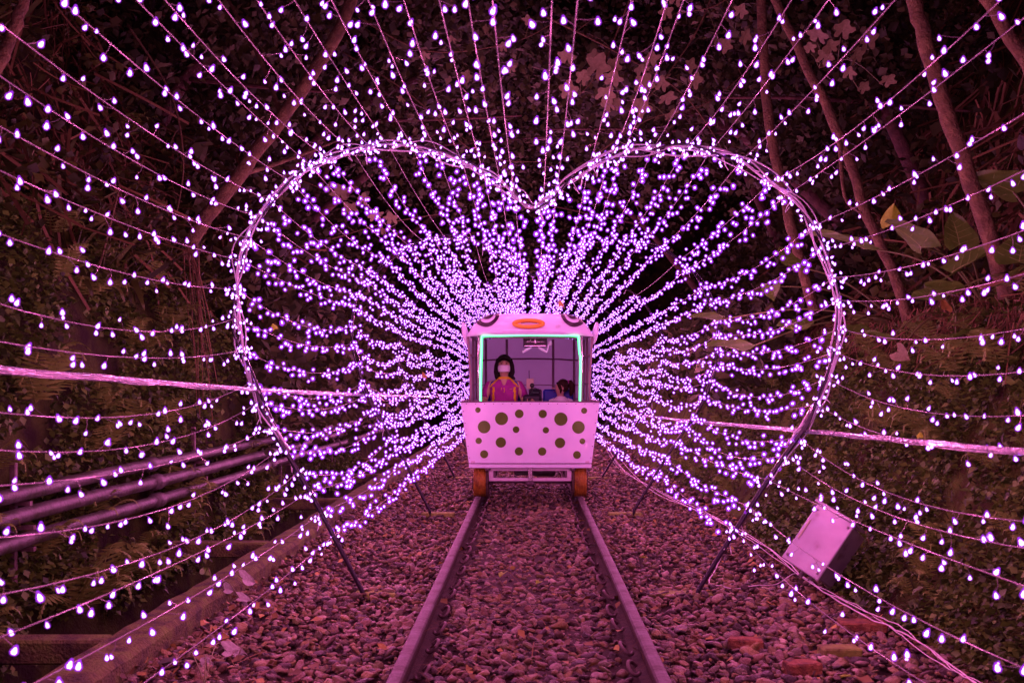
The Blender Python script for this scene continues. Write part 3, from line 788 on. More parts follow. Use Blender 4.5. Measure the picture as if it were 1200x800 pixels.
def hand(s, wrist, d, up, size, curl, thumb_side):
    """palm and five fingers from the wrist vertex; d = finger direction, up = back of the hand"""
    d = Vector(d).normalized(); up = Vector(up).normalized(); sd = d.cross(up).normalized(); w = s.v[wrist]
    palm = s.p(w+d*.05*size, (.030*size, .016*size), wrist)
    k = s.p(w+d*.085*size, (.034*size, .014*size), palm)
    for j, (off, L) in enumerate(((-.030, .068), (-.010, .078), (.010, .073), (.030, .056))):
        a = s.p(w+d*.10*size+sd*off*size, .0085*size, k)
        c = s.v[a]; f1 = (d*math.cos(curl)-up*math.sin(curl)); f2 = (d*math.cos(curl*2)-up*math.sin(curl*2))
        b2 = s.p(c+f1*L*.5*size, .0080*size, a); s.p(s.v[b2]+f2*L*.5*size, .0068*size, b2)
    t0 = s.p(w+d*.045*size+sd*thumb_side*.038*size-up*.006*size, .010*size, palm)
    s.p(s.v[t0]+(d*.6+sd*thumb_side*.5-up*.4).normalized()*.045*size, .0085*size, t0)
def loft(b, rings, n=40, mi=None):
    """rings: (cx, cy, z, rx, ry) -> closed skin; returns vertex grid"""
    def fn(u, v):
        k = v*(len(rings)-1); i = min(int(k), len(rings)-2); t = k-i; A, B = rings[i], rings[i+1]
        t = t*t*(3-2*t)*.5+t*.5
        c = [A[q]*(1-t)+B[q]*t for q in range(5)]; w = 2*PI*u
        ex = .85
        cx, sx = math.cos(w), math.sin(w)
        return Vector((c[0]+c[3]*math.copysign(abs(cx)**ex, cx), c[1]+c[4]*math.copysign(abs(sx)**ex, sx), c[2]))
    b.grid(fn, n, (len(rings)-1)*5)
def paint(o, fn):
    me = o.data
    for p in me.polygons: p.material_index = fn(p.center)
# driver
dr = empty('person', (-.288, CY+.80, .40), 'masked driver in magenta and yellow polo shirt with shoulder length dark hair, sitting in cart', 'person')
s = Sk()
pel = s.p((0, .05, .40), (.15, .11)); sp = s.p((0, .04, .60), (.125, .09), pel); ch = s.p((0, .03, .76), (.14, .095), sp); nb = s.p((0, .03, .875), (.07, .06), ch)
nk = s.p((0, .02, .93), .045, nb); hd0 = s.p((0, .0, .985), (.062, .07), nk); hd1 = s.p((0, .0, 1.05), (.075, .088), hd0); s.p((0, .008, 1.12), (.068, .078), hd1)
for sd in (-1, 1):
    sh = s.p((sd*.165, .03, .855), .052, nb if False else ch); el = s.p((sd*.235, -.01, .64), .040, sh)
    if sd > 0: wr = s.p((.285, -.20, .655), .026, el)
    else: wr = s.p((-.235, -.20, .655), .026, el)
    if sd > 0: hand(s, wr, (.15, -1, .15), (0, .1, 1), 1.0, .75, -1)
    else: hand(s, wr, (-.1, -1, .05), (0, .1, 1), 1.0, .6, 1)
    hp = s.p((sd*.09, -.02, .38), .085, pel); kn = s.p((sd*.12, -.42, .38), .062, hp); an = s.p((sd*.12, -.45, .06), .038, kn); s.p((sd*.12, -.60, .03), (.04, .028), an)
body = skin_body('body', s.v, s.e, s.r, M['skin'], dr)
# shirt: torso and sleeves in one garment, colour blocked
b = MB()
loft(b, [(0, .045, .39, .168, .125), (0, .04, .50, .155, .12), (0, .035, .62, .152, .118), (0, .03, .74, .168, .122), (0, .03, .82, .185, .115), (0, .03, .865, .165, .095), (0, .028, .895, .10, .075), (0, .025, .925, .062, .058)], 64)
sh_ = b.build('shirt', [M['shirt_magenta'], M['shirt_yellow'], M['shirt_blue']], dr, smooth=True)
def paintf(c):
    x = abs(c.x); 
    if c.z > .80 and x > .055:
        edge = .075+(.895-c.z)*.95
        if x > edge+.022: return 2 if c.z > .83 else 0
        if x > edge-.006: return 1
    if c.z > .895: return 1
    if c.z <= .80:
        e = .128-.02*math.sin((c.z-.5)*5)
        if e < x < e+.026: return 1
    return 0
paint(sh_, paintf)
for sd in (-1, 1):
    b = MB(); b.tube([(sd*.12, .03, .850), (sd*.168, .03, .835), (sd*.208, .018, .77), (sd*.232, .005, .69)], [.040, .050, .048, .051], 18)
    q = b.build('sleeve', [M['shirt_magenta'], M['shirt_blue']], sh_, smooth=True)
    b = MB(); b.grid(lambda u, v, sd=sd: Vector((sd*(.010+.062*u-.004*v), -.045-.022*math.sin(u*2.2)+.055*u-.018*v, .865+.052*u-.035*v*(1-u*.4))), 8, 3)
    o = b.build('collar', M['shirt_yellow'], sh_); mm = o.modifiers.new('t', 'SOLIDIFY'); mm.thickness = .004
b = MB(); b.grid(lambda u, v: Vector(((2*u-1)*.040*v, -.072-.012*(1-v), .80+.10*v)), 6, 6); b.build('neck_opening', M['skin'], sh_)
b = MB(); b.tube([(.0, -.092, .80), (.006, -.094, .77), (.0, -.094, .745)], .0045, 5); b.tube([(-.03, -.092, .80), (-.032, -.093, .775)], .003, 5); b.build('zip_pull', M['shirt_yellow'], sh_)
b = MB(); b.tube([(.065, -.092, .783), (.078, -.091, .787), (.088, -.089, .784), (.10, -.087, .789)], .002, 4); b.build('chest_mark', M['shirt_yellow'], sh_)
b = MB(); b.tube([(0, -.03, .38), (.12, -.24, .385), (.12, -.42, .38), (.12, -.44, .2), (.12, -.45, .07)], [.10, .085, .07, .06, .055], 12); b.tube([(0, -.03, .38), (-.12, -.24, .385), (-.12, -.42, .38), (-.12, -.44, .2), (-.12, -.45, .07)], [.10, .085, .07, .06, .055], 12)
o = b.build('trousers', M['trousers'], dr, smooth=True); o['kind'] = 'stuff'; del o['kind']
# hair: cap with bangs, sides falling to the shoulder
b = MB()
def cap(v):
    x, y, z = v
    if y < 0 and z < .07: return Vector((x*1.02, max(y, .0)+(.0 if abs(x) < .06 else y*.35), z if abs(x) > .062 else max(z, .07)))
    return v
b.ell((0, .012, 1.062), (.102, .112, .125), 24, 18, fn=cap)
for sd in (-1, 1):
    b.tube([(sd*.062, .01, 1.13), (sd*.086, .02, 1.05), (sd*.090, .022, .98), (sd*.082, .012, .925), (sd*(.09 if sd < 0 else .125), -.015, .90)], [.03, .032, .034, .030, .010], 10)
b.tube([(0, .07, 1.1), (0, .09, 1.0), (0, .085, .9)], [.07, .085, .05], 12)
b.tube([(.015, -.062, 1.165), (.05, -.072, 1.14), (.078, -.045, 1.09)], [.014, .016, .012], 8); b.tube([(.01, -.062, 1.17), (-.045, -.074, 1.145), (-.078, -.045, 1.09)], [.014, .018, .012], 8)
o = b.build('hair', M['hair'], dr, smooth=True)
b = MB()
def maskf(u, v):
    a = (2*u-1)*1.05; z = .985+.072*v+.004*math.sin(u*PI)
    r = .078+.013*math.sin(v*PI)*math.cos(a)
    return Vector((r*math.sin(a)*.98, -.012-(r+.018)*math.cos(a), z-.008*math.cos(a)*(1-v)))
b.grid(maskf, 16, 8); o = b.build('face_mask', M['mask'], dr, smooth=True); mm = o.modifiers.new('t', 'SOLIDIFY'); mm.thickness = .002
for sd in (-1, 1):
    b = MB(); b.ell((sd*.030, -.083, 1.078), (.012, .006, .006), 10, 6); b.build('eye', M['black'], dr)
    b = MB(); b.tube([(sd*.016, -.088, 1.097), (sd*.032, -.089, 1.101), (sd*.048, -.080, 1.096)], .003, 5); b.build('eyebrow', M['hair'], dr)
b = MB(); b.tube([(0, -.086, 1.085), (0, -.097, 1.06)], [.009, .012], 8); b.build('nose', M['skin'], dr)
# black grip in the right hand of the picture
b = MB(); b.tube([(.0, .0, -.12), (.0, -.01, .0), (.0, -.015, .035)], [.010, .020, .019], 12)
o = b.build('control_grip', M['black']); o.location = (-.288+.292, CY+.80-.315, 1.045); o.parent = cart; o.location -= cart.location
# child, in profile towards the driver
kd = empty('person', (.375, CY+1.02, .40), 'small child in pale shirt with brown ponytail, looking sideways on the blue seat', 'person')
s = Sk()
pel = s.p((0, -.02, .38), (.10, .085)); sp = s.p((0, 0, .50), (.085, .07), pel); ch = s.p((0, 0, .60), (.088, .068), sp)
nk = s.p((0, 0, .685), .032, ch); h0 = s.p((-.012, -.008, .745), (.052, .052), nk); h1 = s.p((-.008, -.004, .80), (.072, .066), h0); s.p((.0, 0, .85), (.058, .056), h1)
for sd in (-1, 1):
    sh = s.p((sd*.095, 0, .635), .034, ch); el = s.p((sd*.12, -.03, .50), .027, sh); wr = s.p((sd*.09, -.15, .45), .018, el)
    hand(s, wr, (-sd*.2, -1, -.05), (0, .1, 1), .62, .6, -sd)
    hp = s.p((sd*.055, -.06, .36), .055, pel); kn = s.p((sd*.065, -.30, .36), .042, hp); an = s.p((sd*.065, -.32, .12), .028, kn); s.p((sd*.065, -.41, .10), (.028, .02), an)
skin_body('body', s.v, s.e, s.r, M['skin_child'], kd)
b = MB(); loft(b, [(0, -.01, .36, .118, .10), (0, 0, .47, .108, .09), (0, 0, .58, .11, .085), (0, 0, .64, .115, .075), (0, 0, .675, .075, .055), (0, 0, .70, .040, .040)], 32)
sh2 = b.build('shirt', M['shirt_pale'], kd, smooth=True)
for sd in (-1, 1):
    b = MB(); b.tube([(sd*.07, 0, .645), (sd*.10, 0, .635), (sd*.125, -.02, .545)], [.036, .046, .044], 12); b.build('sleeve', M['shirt_pale'], sh2, smooth=True)
b = MB(); b.ell((.026, .006, .822), (.074, .082, .082), 20, 14, fn=lambda v: Vector((max(v.x, -.062) if v.z > .01 else max(v.x, -.012), v.y, v.z)))
b.tube([(.07, .01, .85), (.108, .01, .862), (.135, .01, .82), (.13, .008, .75), (.115, .0, .70)], [.022, .036, .040, .034, .012], 10)
b.tube([(-.045, -.055, .86), (-.02, -.072, .82), (.0, -.066, .77), (-.005, -.058, .735)], [.014, .02, .018, .008], 8)
b.build('hair', M['hair_brown'], kd, smooth=True)
b = MB(); b.ell((.088, -.0, .862), (.012, .030, .030), 10, 6); b.build('hair_tie', M['shirt_magenta'], kd)
b = MB(); b.ell((-.088, -.006, .79), (.014, .010, .010), 8, 6); b.build('nose', M['skin_child'], kd)
b = MB(); b.ell((-.072, -.035, .812), (.006, .008, .006), 8, 6); b.build('eye', M['black'], kd)
b = MB(); b.tube([(-.078, -.022, .757), (-.082, .0, .755), (-.078, .02, .757)], .004, 5); b.build('mouth', M['shirt_magenta'], kd)
b = MB(); b.ell((.02, -.074, .79), (.013, .007, .019), 8, 6); b.build('ear', M['skin_child'], kd)

# ------------------------------------------------------------------ electric box, bricks, stick
C = Vector(P(958, 679, 6.2)); s_ = 6.25/F*1.03
e2 = Vector((42, 2, 61)); e1 = Vector((-32, 31, 18)); e3 = Vector((22, 31, -15))
L1, L2, L3 = e1.length*s_*1.03, e2.length*s_, e3.length*s_*1.3
e2.normalize(); e1 = (e1-e2*e1.dot(e2)).normalized(); e3 = (e3-e2*e3.dot(e2)-e1*e3.dot(e1)).normalized()
if e1.cross(e2).dot(e3) < 0: pass
RM = Matrix((e1, e2, e3)).transposed()
bx = empty('electric_box', C, 'pale metal electrical box lying tilted against the mossy bank on the right', 'electrical box')
q = MB(); q.box(e1*L1/2+e2*L2/2+e3*L3*.53, (L1*.97, L2*.96, L3*.94), RM, bev=.008); q.build('box_shell', M['box_paint'], bx)
q = MB(); q.box(e1*L1/2+e2*L2/2+e3*L3*.035, (L1*1.03, L2*1.03, L3*.07), RM, bev=.006); q.build('box_lid', M['box_paint'], bx)
q = MB(); q.box(e1*L1/2+e2*L2/2+e3*L3*.075, (L1*.99, L2*.985, L3*.02), RM); q.build('seal', M['box_dark'], bx)
q = MB(); q.box(e1*L1/2+e2*(L2+.012)+e3*L3*.25, (L1*1.12, .018, L3*.75), RM, bev=.004); q.build('rain_hood', M['box_paint'], bx)
q = MB(); q.box(e1*L1*.93+e2*L2*.55-e3*.004, (.012, L2*.34, .006), RM, bev=.002); q.build('label_strip', M['beige'], bx)
for a, bb in ((.08, .08), (.92, .08), (.08, .92), (.92, .92)):
    q = MB(); q.lathe([(.009, 0), (.009, .004), (.004, .006)], e1*L1*a+e2*L2*bb-e3*.004, 10, RM @ Matrix.Rotation(PI, 3, 'X')); q.build('screw', M['box_dark'], bx)
q = MB(); q.tube([e1*L1*.6+e3*L3*.5, e1*L1*.6+e3*L3*.5-e2*.04], .016, 8); q.tube([e1*L1*.35+e3*L3*.5, e1*L1*.35+e3*L3*.5-e2*.04], .016, 8); q.build('cable_gland', M['box_dark'], bx)
def brick(px, py, sz, rz, m, label, tilt=0.0):
    q = MB(); q.box((0, 0, sz[2]/2), sz, Matrix.Rotation(tilt, 3, 'Y'), bev=.007)
    v = [(a+.008*nz(a*22, b_*30, c*30), b_+.004*nz(b_*30, a*30, 3), c+.004*nz(c*30, a*40, 7)) for a, b_, c in q.v]; q.v = v
    o = q.build('brick', m); o.location = G(px, py, -.09); o.rotation_euler.z = rz; tag(o, label, 'brick', 'bricks lying on the ballast')
brick(874, 760, (.175, .085, .055), -.25, M['brick'], 'red brown brick lying on gravel, leftmost of the bricks on the right')
brick(984, 772, (.19, .10, .062), .05, M['brick_moss'], 'yellow mossy brick lying on the gravel between the cords and the red brick')
brick(940, 790, (.16, .10, .06), .2, M['brick'], 'dark brick half sunk in gravel at the bottom edge, below the mossy brick')
brick(1010, 738, (.24, .13, .05), -.1, M['brick'], 'flat broken brick slab under the power cords by the bank')
q = MB(); q.tube(spline([P(1016, 622, 6.6), P(1021, 642, 6.5), P(1027, 662, 6.3), P(1020, 685, 6.2), P(1000, 708, 6.0), P(985, 722, 5.7), P(972, 738, 5.35)], 5), [.013*(1-.5*i/30) for i in range(31)], 7)
tag(q.build('fallen_branch', M['dead_frond'], smooth=True), 'curved brown branch arching down from the electrical box to the gravel', 'branch')

# ------------------------------------------------------------------ vegetation
def leaf_templ(kind):
    if kind == 'small':    # folded oval, 4 triangles
        v = np.array([(0, 0, 0), (.38, .45, .10), (0, .5, -.02), (-.38, .45, .10), (0, 1, .0)]); f = np.array([(0, 1, 2), (0, 2, 3), (1, 4, 2), (2, 4, 3)])
    elif kind == 'blade':  # arching grass blade
        w = .045; v = []; 
        for i in range(5):
            t = i/4; v += [(-w*(1-t*.9), .9*math.sin(t*1.7)*.62, .8*math.sin(t*2.2)*.5), (w*(1-t*.9), .9*math.sin(t*1.7)*.62, .8*math.sin(t*2.2)*.5)]
        v = np.array(v); f = []
        for i in range(4): f += [(2*i, 2*i+1, 2*i+3), (2*i, 2*i+3, 2*i+2)]
        f = np.array(f)
    elif kind == 'hang':   # hanging stringy root or stem
        v = []; 
        for i in range(6):
            t = i/5; v += [(-.012, .10*math.sin(t*4), -t), (.012, .10*math.sin(t*4), -t)]
        v = np.array(v); f = []
        for i in range(5): f += [(2*i, 2*i+1, 2*i+3), (2*i, 2*i+3, 2*i+2)]
        f = np.array(f)
    return v, f
def slope_frames(side, n, s0, s1, y0, y1, seed, lift=(0, .06), ypow=1.3):
    r = np.random.default_rng(seed); out = []
    for _ in range(n):
        s = s0+(s1-s0)*r.random(); y = y0+(y1-y0)*r.random()**ypow
        p = slope_point(side, s, y); out.append((p.x-side*r.uniform(*lift), p.y, p.z+r.uniform(0, lift[1])))
    return np.array(out)
def leaf_field(name, L, size, m, seed, label, cat, kind='small', face=None, parent=None, tilt=.6):
    r = np.random.default_rng(seed); n = len(L); tv, tf = leaf_templ(kind)
    az = r.uniform(0, 2*PI, n)
    if face is not None: az = np.where(r.random(n) < .8, face+r.normal(0, .9, n), az)
    R = rot_np(az, r.normal(-.35, tilt, n), r.normal(0, .5, n))*r.uniform(size[0], size[1], n)[:, None, None]
    V, Fc = scatter(tv, tf, R, L)
    o = link(name, np_mesh(name, V, Fc, m), parent)
    tag(o, label, cat, None, 'stuff'); return o
# left: creeper on the retaining wall, clumpy
def clump(L, thr, f=1.6, sd=0):
    k = np.array([noise.noise(Vector((p[1]*f, p[2]*f, sd+p[0]*.3))) > thr for p in L]); return L[k]
L = slope_frames(-1, 70000, .16, .62, 3.5, 17, 21, (0, .13)); L = clump(L, -.2, 1.7)
leaf_field('creeper_leaves', L, (.03, .068), M['leaf_small'], 22, 'small creeper leaves carpeting the left retaining wall above the pipes', 'creeper', face=PI*1.5)
L = slope_frames(-1, 26000, .55, .9, 2.5, 26, 23, (0, .35)); L = clump(L, -.02, .9, 4)
leaf_field('undergrowth', L, (.05, .13), M['leaf_mid'], 24, 'tangled dark leaves and shrubs on the left slope above the wall', 'undergrowth')
L = slope_frames(-1, 9000, .5, .85, 2.5, 14, 25, (0, .12)); L = clump(L, -.05, 1.1, 9)
leaf_field('long_grass', L, (.25, .6), M['leaf_mid'], 26, 'long drooping grass blades hanging over the left wall', 'grass', 'blade', face=PI*1.5)
# right: moss carpet leaves and slope growth
L = slope_frames(1, 46000, .02, .52, 3, 15, 31, (0, .06)); L = clump(L, -.10, 2.3, 2)
leaf_field('moss_leaves', L, (.018, .048), M['leaf_small'], 32, 'small moss and seedling leaves covering the right bank', 'ground cover', face=PI*.5)
L = slope_frames(1, 26000, .5, .9, 3, 26, 33, (0, .35)); L = clump(L, .0, .9, 6)
leaf_field('undergrowth', L, (.05, .13), M['leaf_mid'], 34, 'tangled dark leaves and shrubs on the right slope above the bank', 'undergrowth')
L = slope_frames(1, 5000, .42, .56, 3, 14, 35, (.0, .12)); 
leaf_field('root_fringe', L, (.15, .42), M['dead_frond'], 36, 'reddish brown dead roots hanging from the ledge of the right bank', 'roots', 'hang', tilt=.25)
L = slope_frames(1, 3500, .60, .85, 4, 16, 37, (.0, .3)); 
leaf_field('hanging_vines', L, (.4, 1.3), M['dead_frond'], 38, 'thin dead vines hanging down the dark right slope', 'vines', 'hang', tilt=.3)
L = slope_frames(-1, 2600, .58, .85, 3.5, 16, 39, (.0, .3)); 
leaf_field('hanging_vines', L, (.3, 1.1), M['dead_frond'], 40, 'thin dead vines hanging down the dark left slope', 'vines', 'hang', tilt=.4)
L = slope_frames(1, 3500, .05, .5, 2.5, 12, 41, (.0, .03))
leaf_field('bank_grass', L, (.05, .13), M['leaf_mid'], 42, 'short grass tufts on the right bank', 'grass', 'blade')
L = slope_frames(1, 16000, .0, .5, 3.8, 9, 43, (.0, .07)); L = clump(L, -.25, 3.1, 12)
leaf_field('bank_leaves', L, (.03, .062), M['leaf_small'], 44, 'broader seedling leaves and creepers low on the near right bank', 'ground cover', face=PI*.5)
L = slope_frames(1, 9000, .02, .5, 3.8, 9, 45, (.0, .04))
leaf_field('moss_tufts', L, (.03, .08), M['leaf_small'], 46, 'short moss tufts and grass low on the near right bank', 'moss', 'blade', face=PI*.5)
for sd_, sn in ((-1, 'left'), (1, 'right')):
    L = slope_frames(sd_, 16000, .3, .8, 10, 30, 47+sd_, (0, .6), ypow=1.0)
    leaf_field('far_shrubs', L, (.09, .2), M['leaf_far'], 49+sd_, 'dense far shrubs on the %s slope beside the cart and beyond' % sn, 'shrubs')
# hillside growth that closes the view
r = np.random.default_rng(50); Lh = []
for _ in range(26000):
    p = hillf(r.random()*.9+.05, r.random()**1.1); Lh.append((p.x, p.y-r.uniform(0, .8), p.z))
leaf_field('hillside_leaves', clump(np.array(Lh), -.1, .6, 3), (.12, .3), M['leaf_far'], 51, 'dense shrubs on the dark hillside beyond the tunnel', 'shrubs')
# litter on the ballast
r = np.random.default_rng(60); n = 1700
y = 3.3+14*r.random(n)**1.6; x = np.where(r.random(n) < .5, r.uniform(-1.85, 2.1, n), np.where(r.random(n) < .6, -1.85+np.abs(r.normal(0, .35, n)), 2.1-np.abs(r.normal(0, .5, n))))
L = np.stack([x, y, np.full(n, -.082)+r.uniform(0, .012, n)], -1)
o = leaf_field('leaf_litter', L, (.03, .075), M['litter'], 61, 'scraps of brown and orange dead leaves strewn over the ballast', 'leaf litter', tilt=.3)
# twigs
tv, tf = leaf_templ('hang'); n = 500
L = np.stack([r.uniform(-1.85, 2.1, n), 3.3+7*r.random(n)**1.4, np.full(n, -.075)], -1)
R = rot_np(r.uniform(0, 6.28, n), PI/2+r.normal(0, .1, n), r.normal(0, .2, n))*r.uniform(.06, .25, n)[:, None, None]
V, Fc = scatter(tv, tf, R, L); o = link('twig_litter', np_mesh('twig_litter', V, Fc, M['dead_frond'])); tag(o, 'thin brown twigs scattered over the ballast', 'twigs', None, 'stuff')

# --- ferns: a crown of fronds, shared frond meshes
def frond_mesh(seed, L=1.0, pairs=14, m='fern', wide=.24):
    r = random.Random(seed); v = []; f = []
    pts = [Vector((0, L*math.sin(t*1.45)*.78, L*(.45*math.sin(t*2.5)))) for t in np.linspace(0, 1, pairs+2)]
    b = MB(); b.tube(pts, [.008*(1-.8*i/len(pts)) for i in range(len(pts))], 3, cap=False)
    for i in range(1, pairs+1):
        t = i/(pairs+1); w = wide*math.sin(min(1, t*1.15+.12)*PI)**.8*(1-.3*t)+.02; d = (pts[i+1]-pts[i-1]).normalized()
        for sd in (-1, 1):
            a = pts[i]; tip = a+Vector((sd*w, 0, 0))+d*w*.45+Vector((0, 0, -.12*w-.02*r.random())); mid = a.lerp(tip, .45); hw = d*(.36*L/pairs)
            b.add([a-hw*.5, mid-hw*1.0, tip, mid+hw*1.0, a+hw*.6], [(0, 1, 3, 4), (1, 2, 3)])
    me = bpy.data.meshes.new('frond'); me.from_pydata(b.v, [], b.f); me.materials.append(M[m]); me.update(); return me
FR = [frond_mesh(k, 1, 13+k) for k in range(4)]
def fern(loc, size, n, label, az0=0, spread=2*PI, up=.0, group='ferns growing on the wall and bank', rnd=None):
    r = rnd or random.Random(int(loc[0]*1000+loc[1]*77))
    t = empty('fern', loc, label, 'fern', group)
    size *= 1.75
    for i in range(n):
        o = link('frond', FR[r.randrange(4)], t); a = az0+spread*(i/n-.5)+r.uniform(-.25, .25)
        o.rotation_euler = (r.uniform(-.35, .35)+up, r.uniform(-.25, .25), a); s = size*r.uniform(.7, 1.1); o.scale = (s, s, s)
def side_loc(side, s, y, out=.09):
    p = slope_point(side, s, y); return Vector((p.x-side*out, p.y, p.z))
def wall_at(px, py, out=.12):
    y = 2.95*F/(620-px); z = CH-(py-451)*y/F; best = min((abs(slope_point(-1, q/200, y).z-z), q/200) for q in range(20, 140))[1]
    return side_loc(-1, best, y, out)
near_l = [('lush fern at the foot of the left wall, lower left corner of the view', 62, 720, .34, 10),
          ('second lush fern, just right of the one in the lower left corner', 92, 700, .30, 9),
          ('fern under the lowest pipe at the left picture edge', 30, 655, .24, 8),
          ('fern low on the left wall between the corner ferns and the kerb', 150, 680, .26, 9),
          ('fern with arching pale fronds over the drain beside the kerb', 258, 640, .30, 8),
          ('fern below the lowest pipe midway to the nearest arch leg', 205, 600, .26, 9),
          ('fern hanging over the lowest pipe at the left', 95, 618, .22, 8),
          ('fern beside the nearest left arch leg, below the pipes', 300, 590, .24, 8),
          ('fern hanging down over the upper pipe near the left edge', 110, 530, .24, 9),
          ('broad fern leaning out above the pipes at the left edge', 40, 470, .30, 9),
          ('fern in the leaves above the upper pipe, mid way along the wall', 190, 500, .22, 8),
          ('dark fern on top of the left wall behind the light strings', 90, 330, .20, 9),
          ('dark fern on the left wall under the slanting trunk', 190, 340, .2, 9)]
for lab, px_, py_, sz, n in near_l: fern(wall_at(px_, py_), sz, n, lab, -PI/2, 3.2, .15)
near_r = [('fern growing behind the tilted electrical box, on its right', 2.38, .30, 7.2, .14, 9),
          ('fern behind the curved branch on the right bank', 2.4, .13, 5.35, .15, 8),
          ('fern above the electrical box on the mossy bank', 2.5, .38, 7.4, .2, 8),
          ('fern on the right bank near the right picture edge, upper one', 2.6, .38, 5.6, .22, 8),
          ('fern on the right bank just below the side bar', 2.6, .28, 6.0, .22, 8)]
for lab, _, s0, y, sz, n in near_r: fern(side_loc(1, s0, y), sz, n, lab, PI/2, 2.9, 0)
r = random.Random(5)
for k in range(34):
    s0 = r.uniform(.13, .55); fern(side_loc(-1, s0, r.uniform(5, 14)), r.uniform(.13, .26), 7, 'small fern among the leaves of the left wall, one of many alike', -PI/2, 2.9, 0, 'small ferns on the left wall', r)
for k in range(30):
    s0 = r.uniform(.08, .45); yy = r.uniform(4, 7.5); s0 = s0+.2 if 5.6 < yy < 7.2 else s0; fern(side_loc(1, s0, yy, .03), r.uniform(.09, .15), 6, 'small fern among the moss of the right bank, one of many alike', PI/2, 2.9, 0, 'small ferns on the right bank', r)
for k in range(34):
    s0 = r.uniform(.08, .5); yy = r.uniform(5, 14); s0 = s0+.2 if yy < 7.6 and s0 < .28 else s0; fern(side_loc(1, s0, yy), r.uniform(.12, .22), 7, 'small fern among the moss of the right bank, one of many alike', PI/2, 2.9, 0, 'small ferns on the right bank', r)
for k in range(7):
    sd = (1, 1, -1, 1, -1, 1, 1)[k]; fern(side_loc(sd, r.uniform(.56, .72), r.uniform(7, 13)), r.uniform(.16, .26), 8, 'dark fern on the slope high above the %s' % ('left wall' if sd < 0 else 'right bank'), -sd*-PI/2, 3.4, .1, 'dark ferns high on the slopes', r)

# --- trees: trunk, limbs, leafy crown
def crown_pts(c, rad, n, seed):
    r = np.random.default_rng(seed); out = []
    cl = r.normal(size=(max(6, n//220), 3))*np.array(rad)*.55+np.array(c)
    for i in range(n):
        q = cl[r.integers(len(cl))]+r.normal(size=3)*np.array(rad)*.20; out.append(q)
    return np.array(out)
def tree(pts, r0, r1, label, m='bark', crown=None, limbs=(), seed=1, cm='leaf_far', size=(.07, .15)):
    base = Vector(pts[0]); t = empty('tree', base, label, 'tree', 'trees leaning over the track')
    sp = spline([Vector(p)-base for p in pts], 6); k = len(sp)
    sp = [p+Vector((.02*nz(i*.4, seed), .02*nz(i*.5, seed, 3), 0)) for i, p in enumerate(sp)]
    b = MB(); b.tube(sp, [r0+(r1-r0)*i/(k-1)+.004*nz(i*.9, seed*3) for i in range(k)], 12); tr = b.build('trunk', M[m], t, smooth=True)
    for L_ in limbs:
        b = MB(); q = spline([Vector(p)-base for p in L_], 5); b.tube(q, [r1*.6*(1-.7*i/len(q)) for i in range(len(q))], 6); b.build('limb', M[m], t, smooth=True)
    if crown:
        c, rad, n = crown; V, Fc = None, None
        Lc = crown_pts(c, rad, n, seed)-np.array(base); rr = np.random.default_rng(seed)
        tv, tf = leaf_templ('small'); R = rot_np(rr.uniform(0, 6.28, n), rr.normal(-.4, .7, n), rr.normal(0, .6, n))*rr.uniform(size[0], size[1], n)[:, None, None]
        V, Fc = scatter(tv, tf, R, Lc); o = link('crown', np_mesh('crown', V, Fc, M[cm]), t); o['kind'] = 'stuff'
    return t
tree([P(216, 300, 9.0), P(236, 263, 9), P(287, 196, 9.1), P(345, 118, 9.2), P(400, 30, 9.3), P(425, -40, 9.4), P(450, -130, 9.5)], .072, .05, 'slanting brown tree trunk crossing the upper left behind the light strings',
     crown=((-1.6, 10.6, 6.4), (1.6, 1.4, 1.0), 3500), limbs=[(P(330, 137, 9.2), P(300, 60, 9.6), P(250, -30, 10)), (P(280, 205, 9.1), P(330, 190, 9.5), P(395, 165, 10))], seed=3)
tree([P(-30, 120, 5.6), P(0, 72, 5.6), P(14, 40, 5.7), P(28, 0, 5.7), P(45, -60, 5.8)], .036, .03, 'thick brown trunk in the top left corner of the view', seed=4)
tree([P(1180, 350, 5.9), P(1158, 270, 5.9), P(1120, 165, 5.9), P(1098, 95, 5.9), P(1078, 30, 5.9), P(1066, -20, 5.9), P(1040, -100, 5.9)], .050, .040, 'thick bare trunk rising from the big leaves at the right edge', seed=5)
tree([P(955, 365, 9.0), P(940, 315, 9), P(925, 255, 9), P(908, 182, 9), P(898, 110, 9), P(893, 30, 9), P(888, -60, 9)], .05, .042, 'thin reddish trunk rising just inside the right lobe of the nearest heart', m='bark', seed=6, crown=((3.0, 10.5, 5.6), (1.6, 1.3, 1.0), 3500))
tree([P(1070, 400, 7.6), P(1048, 322, 7.6), P(1022, 267, 7.6), P(984, 160, 7.6), P(948, 84, 7.6), P(911, 5, 7.7), P(880, -70, 7.8)], .042, .032, 'slim leaning trunk between the right heart lobe and the thick bare trunk', seed=7, limbs=[(P(984, 160, 7.6), P(990, 230, 7.4), P(1010, 250, 7.3))])
tree([P(1225, 120, 5.5), P(1198, 66, 5.5), P(1160, 5, 5.5), P(1130, -50, 5.5)], .038, .034, 'leaning trunk cutting the top right corner of the view', seed=8)
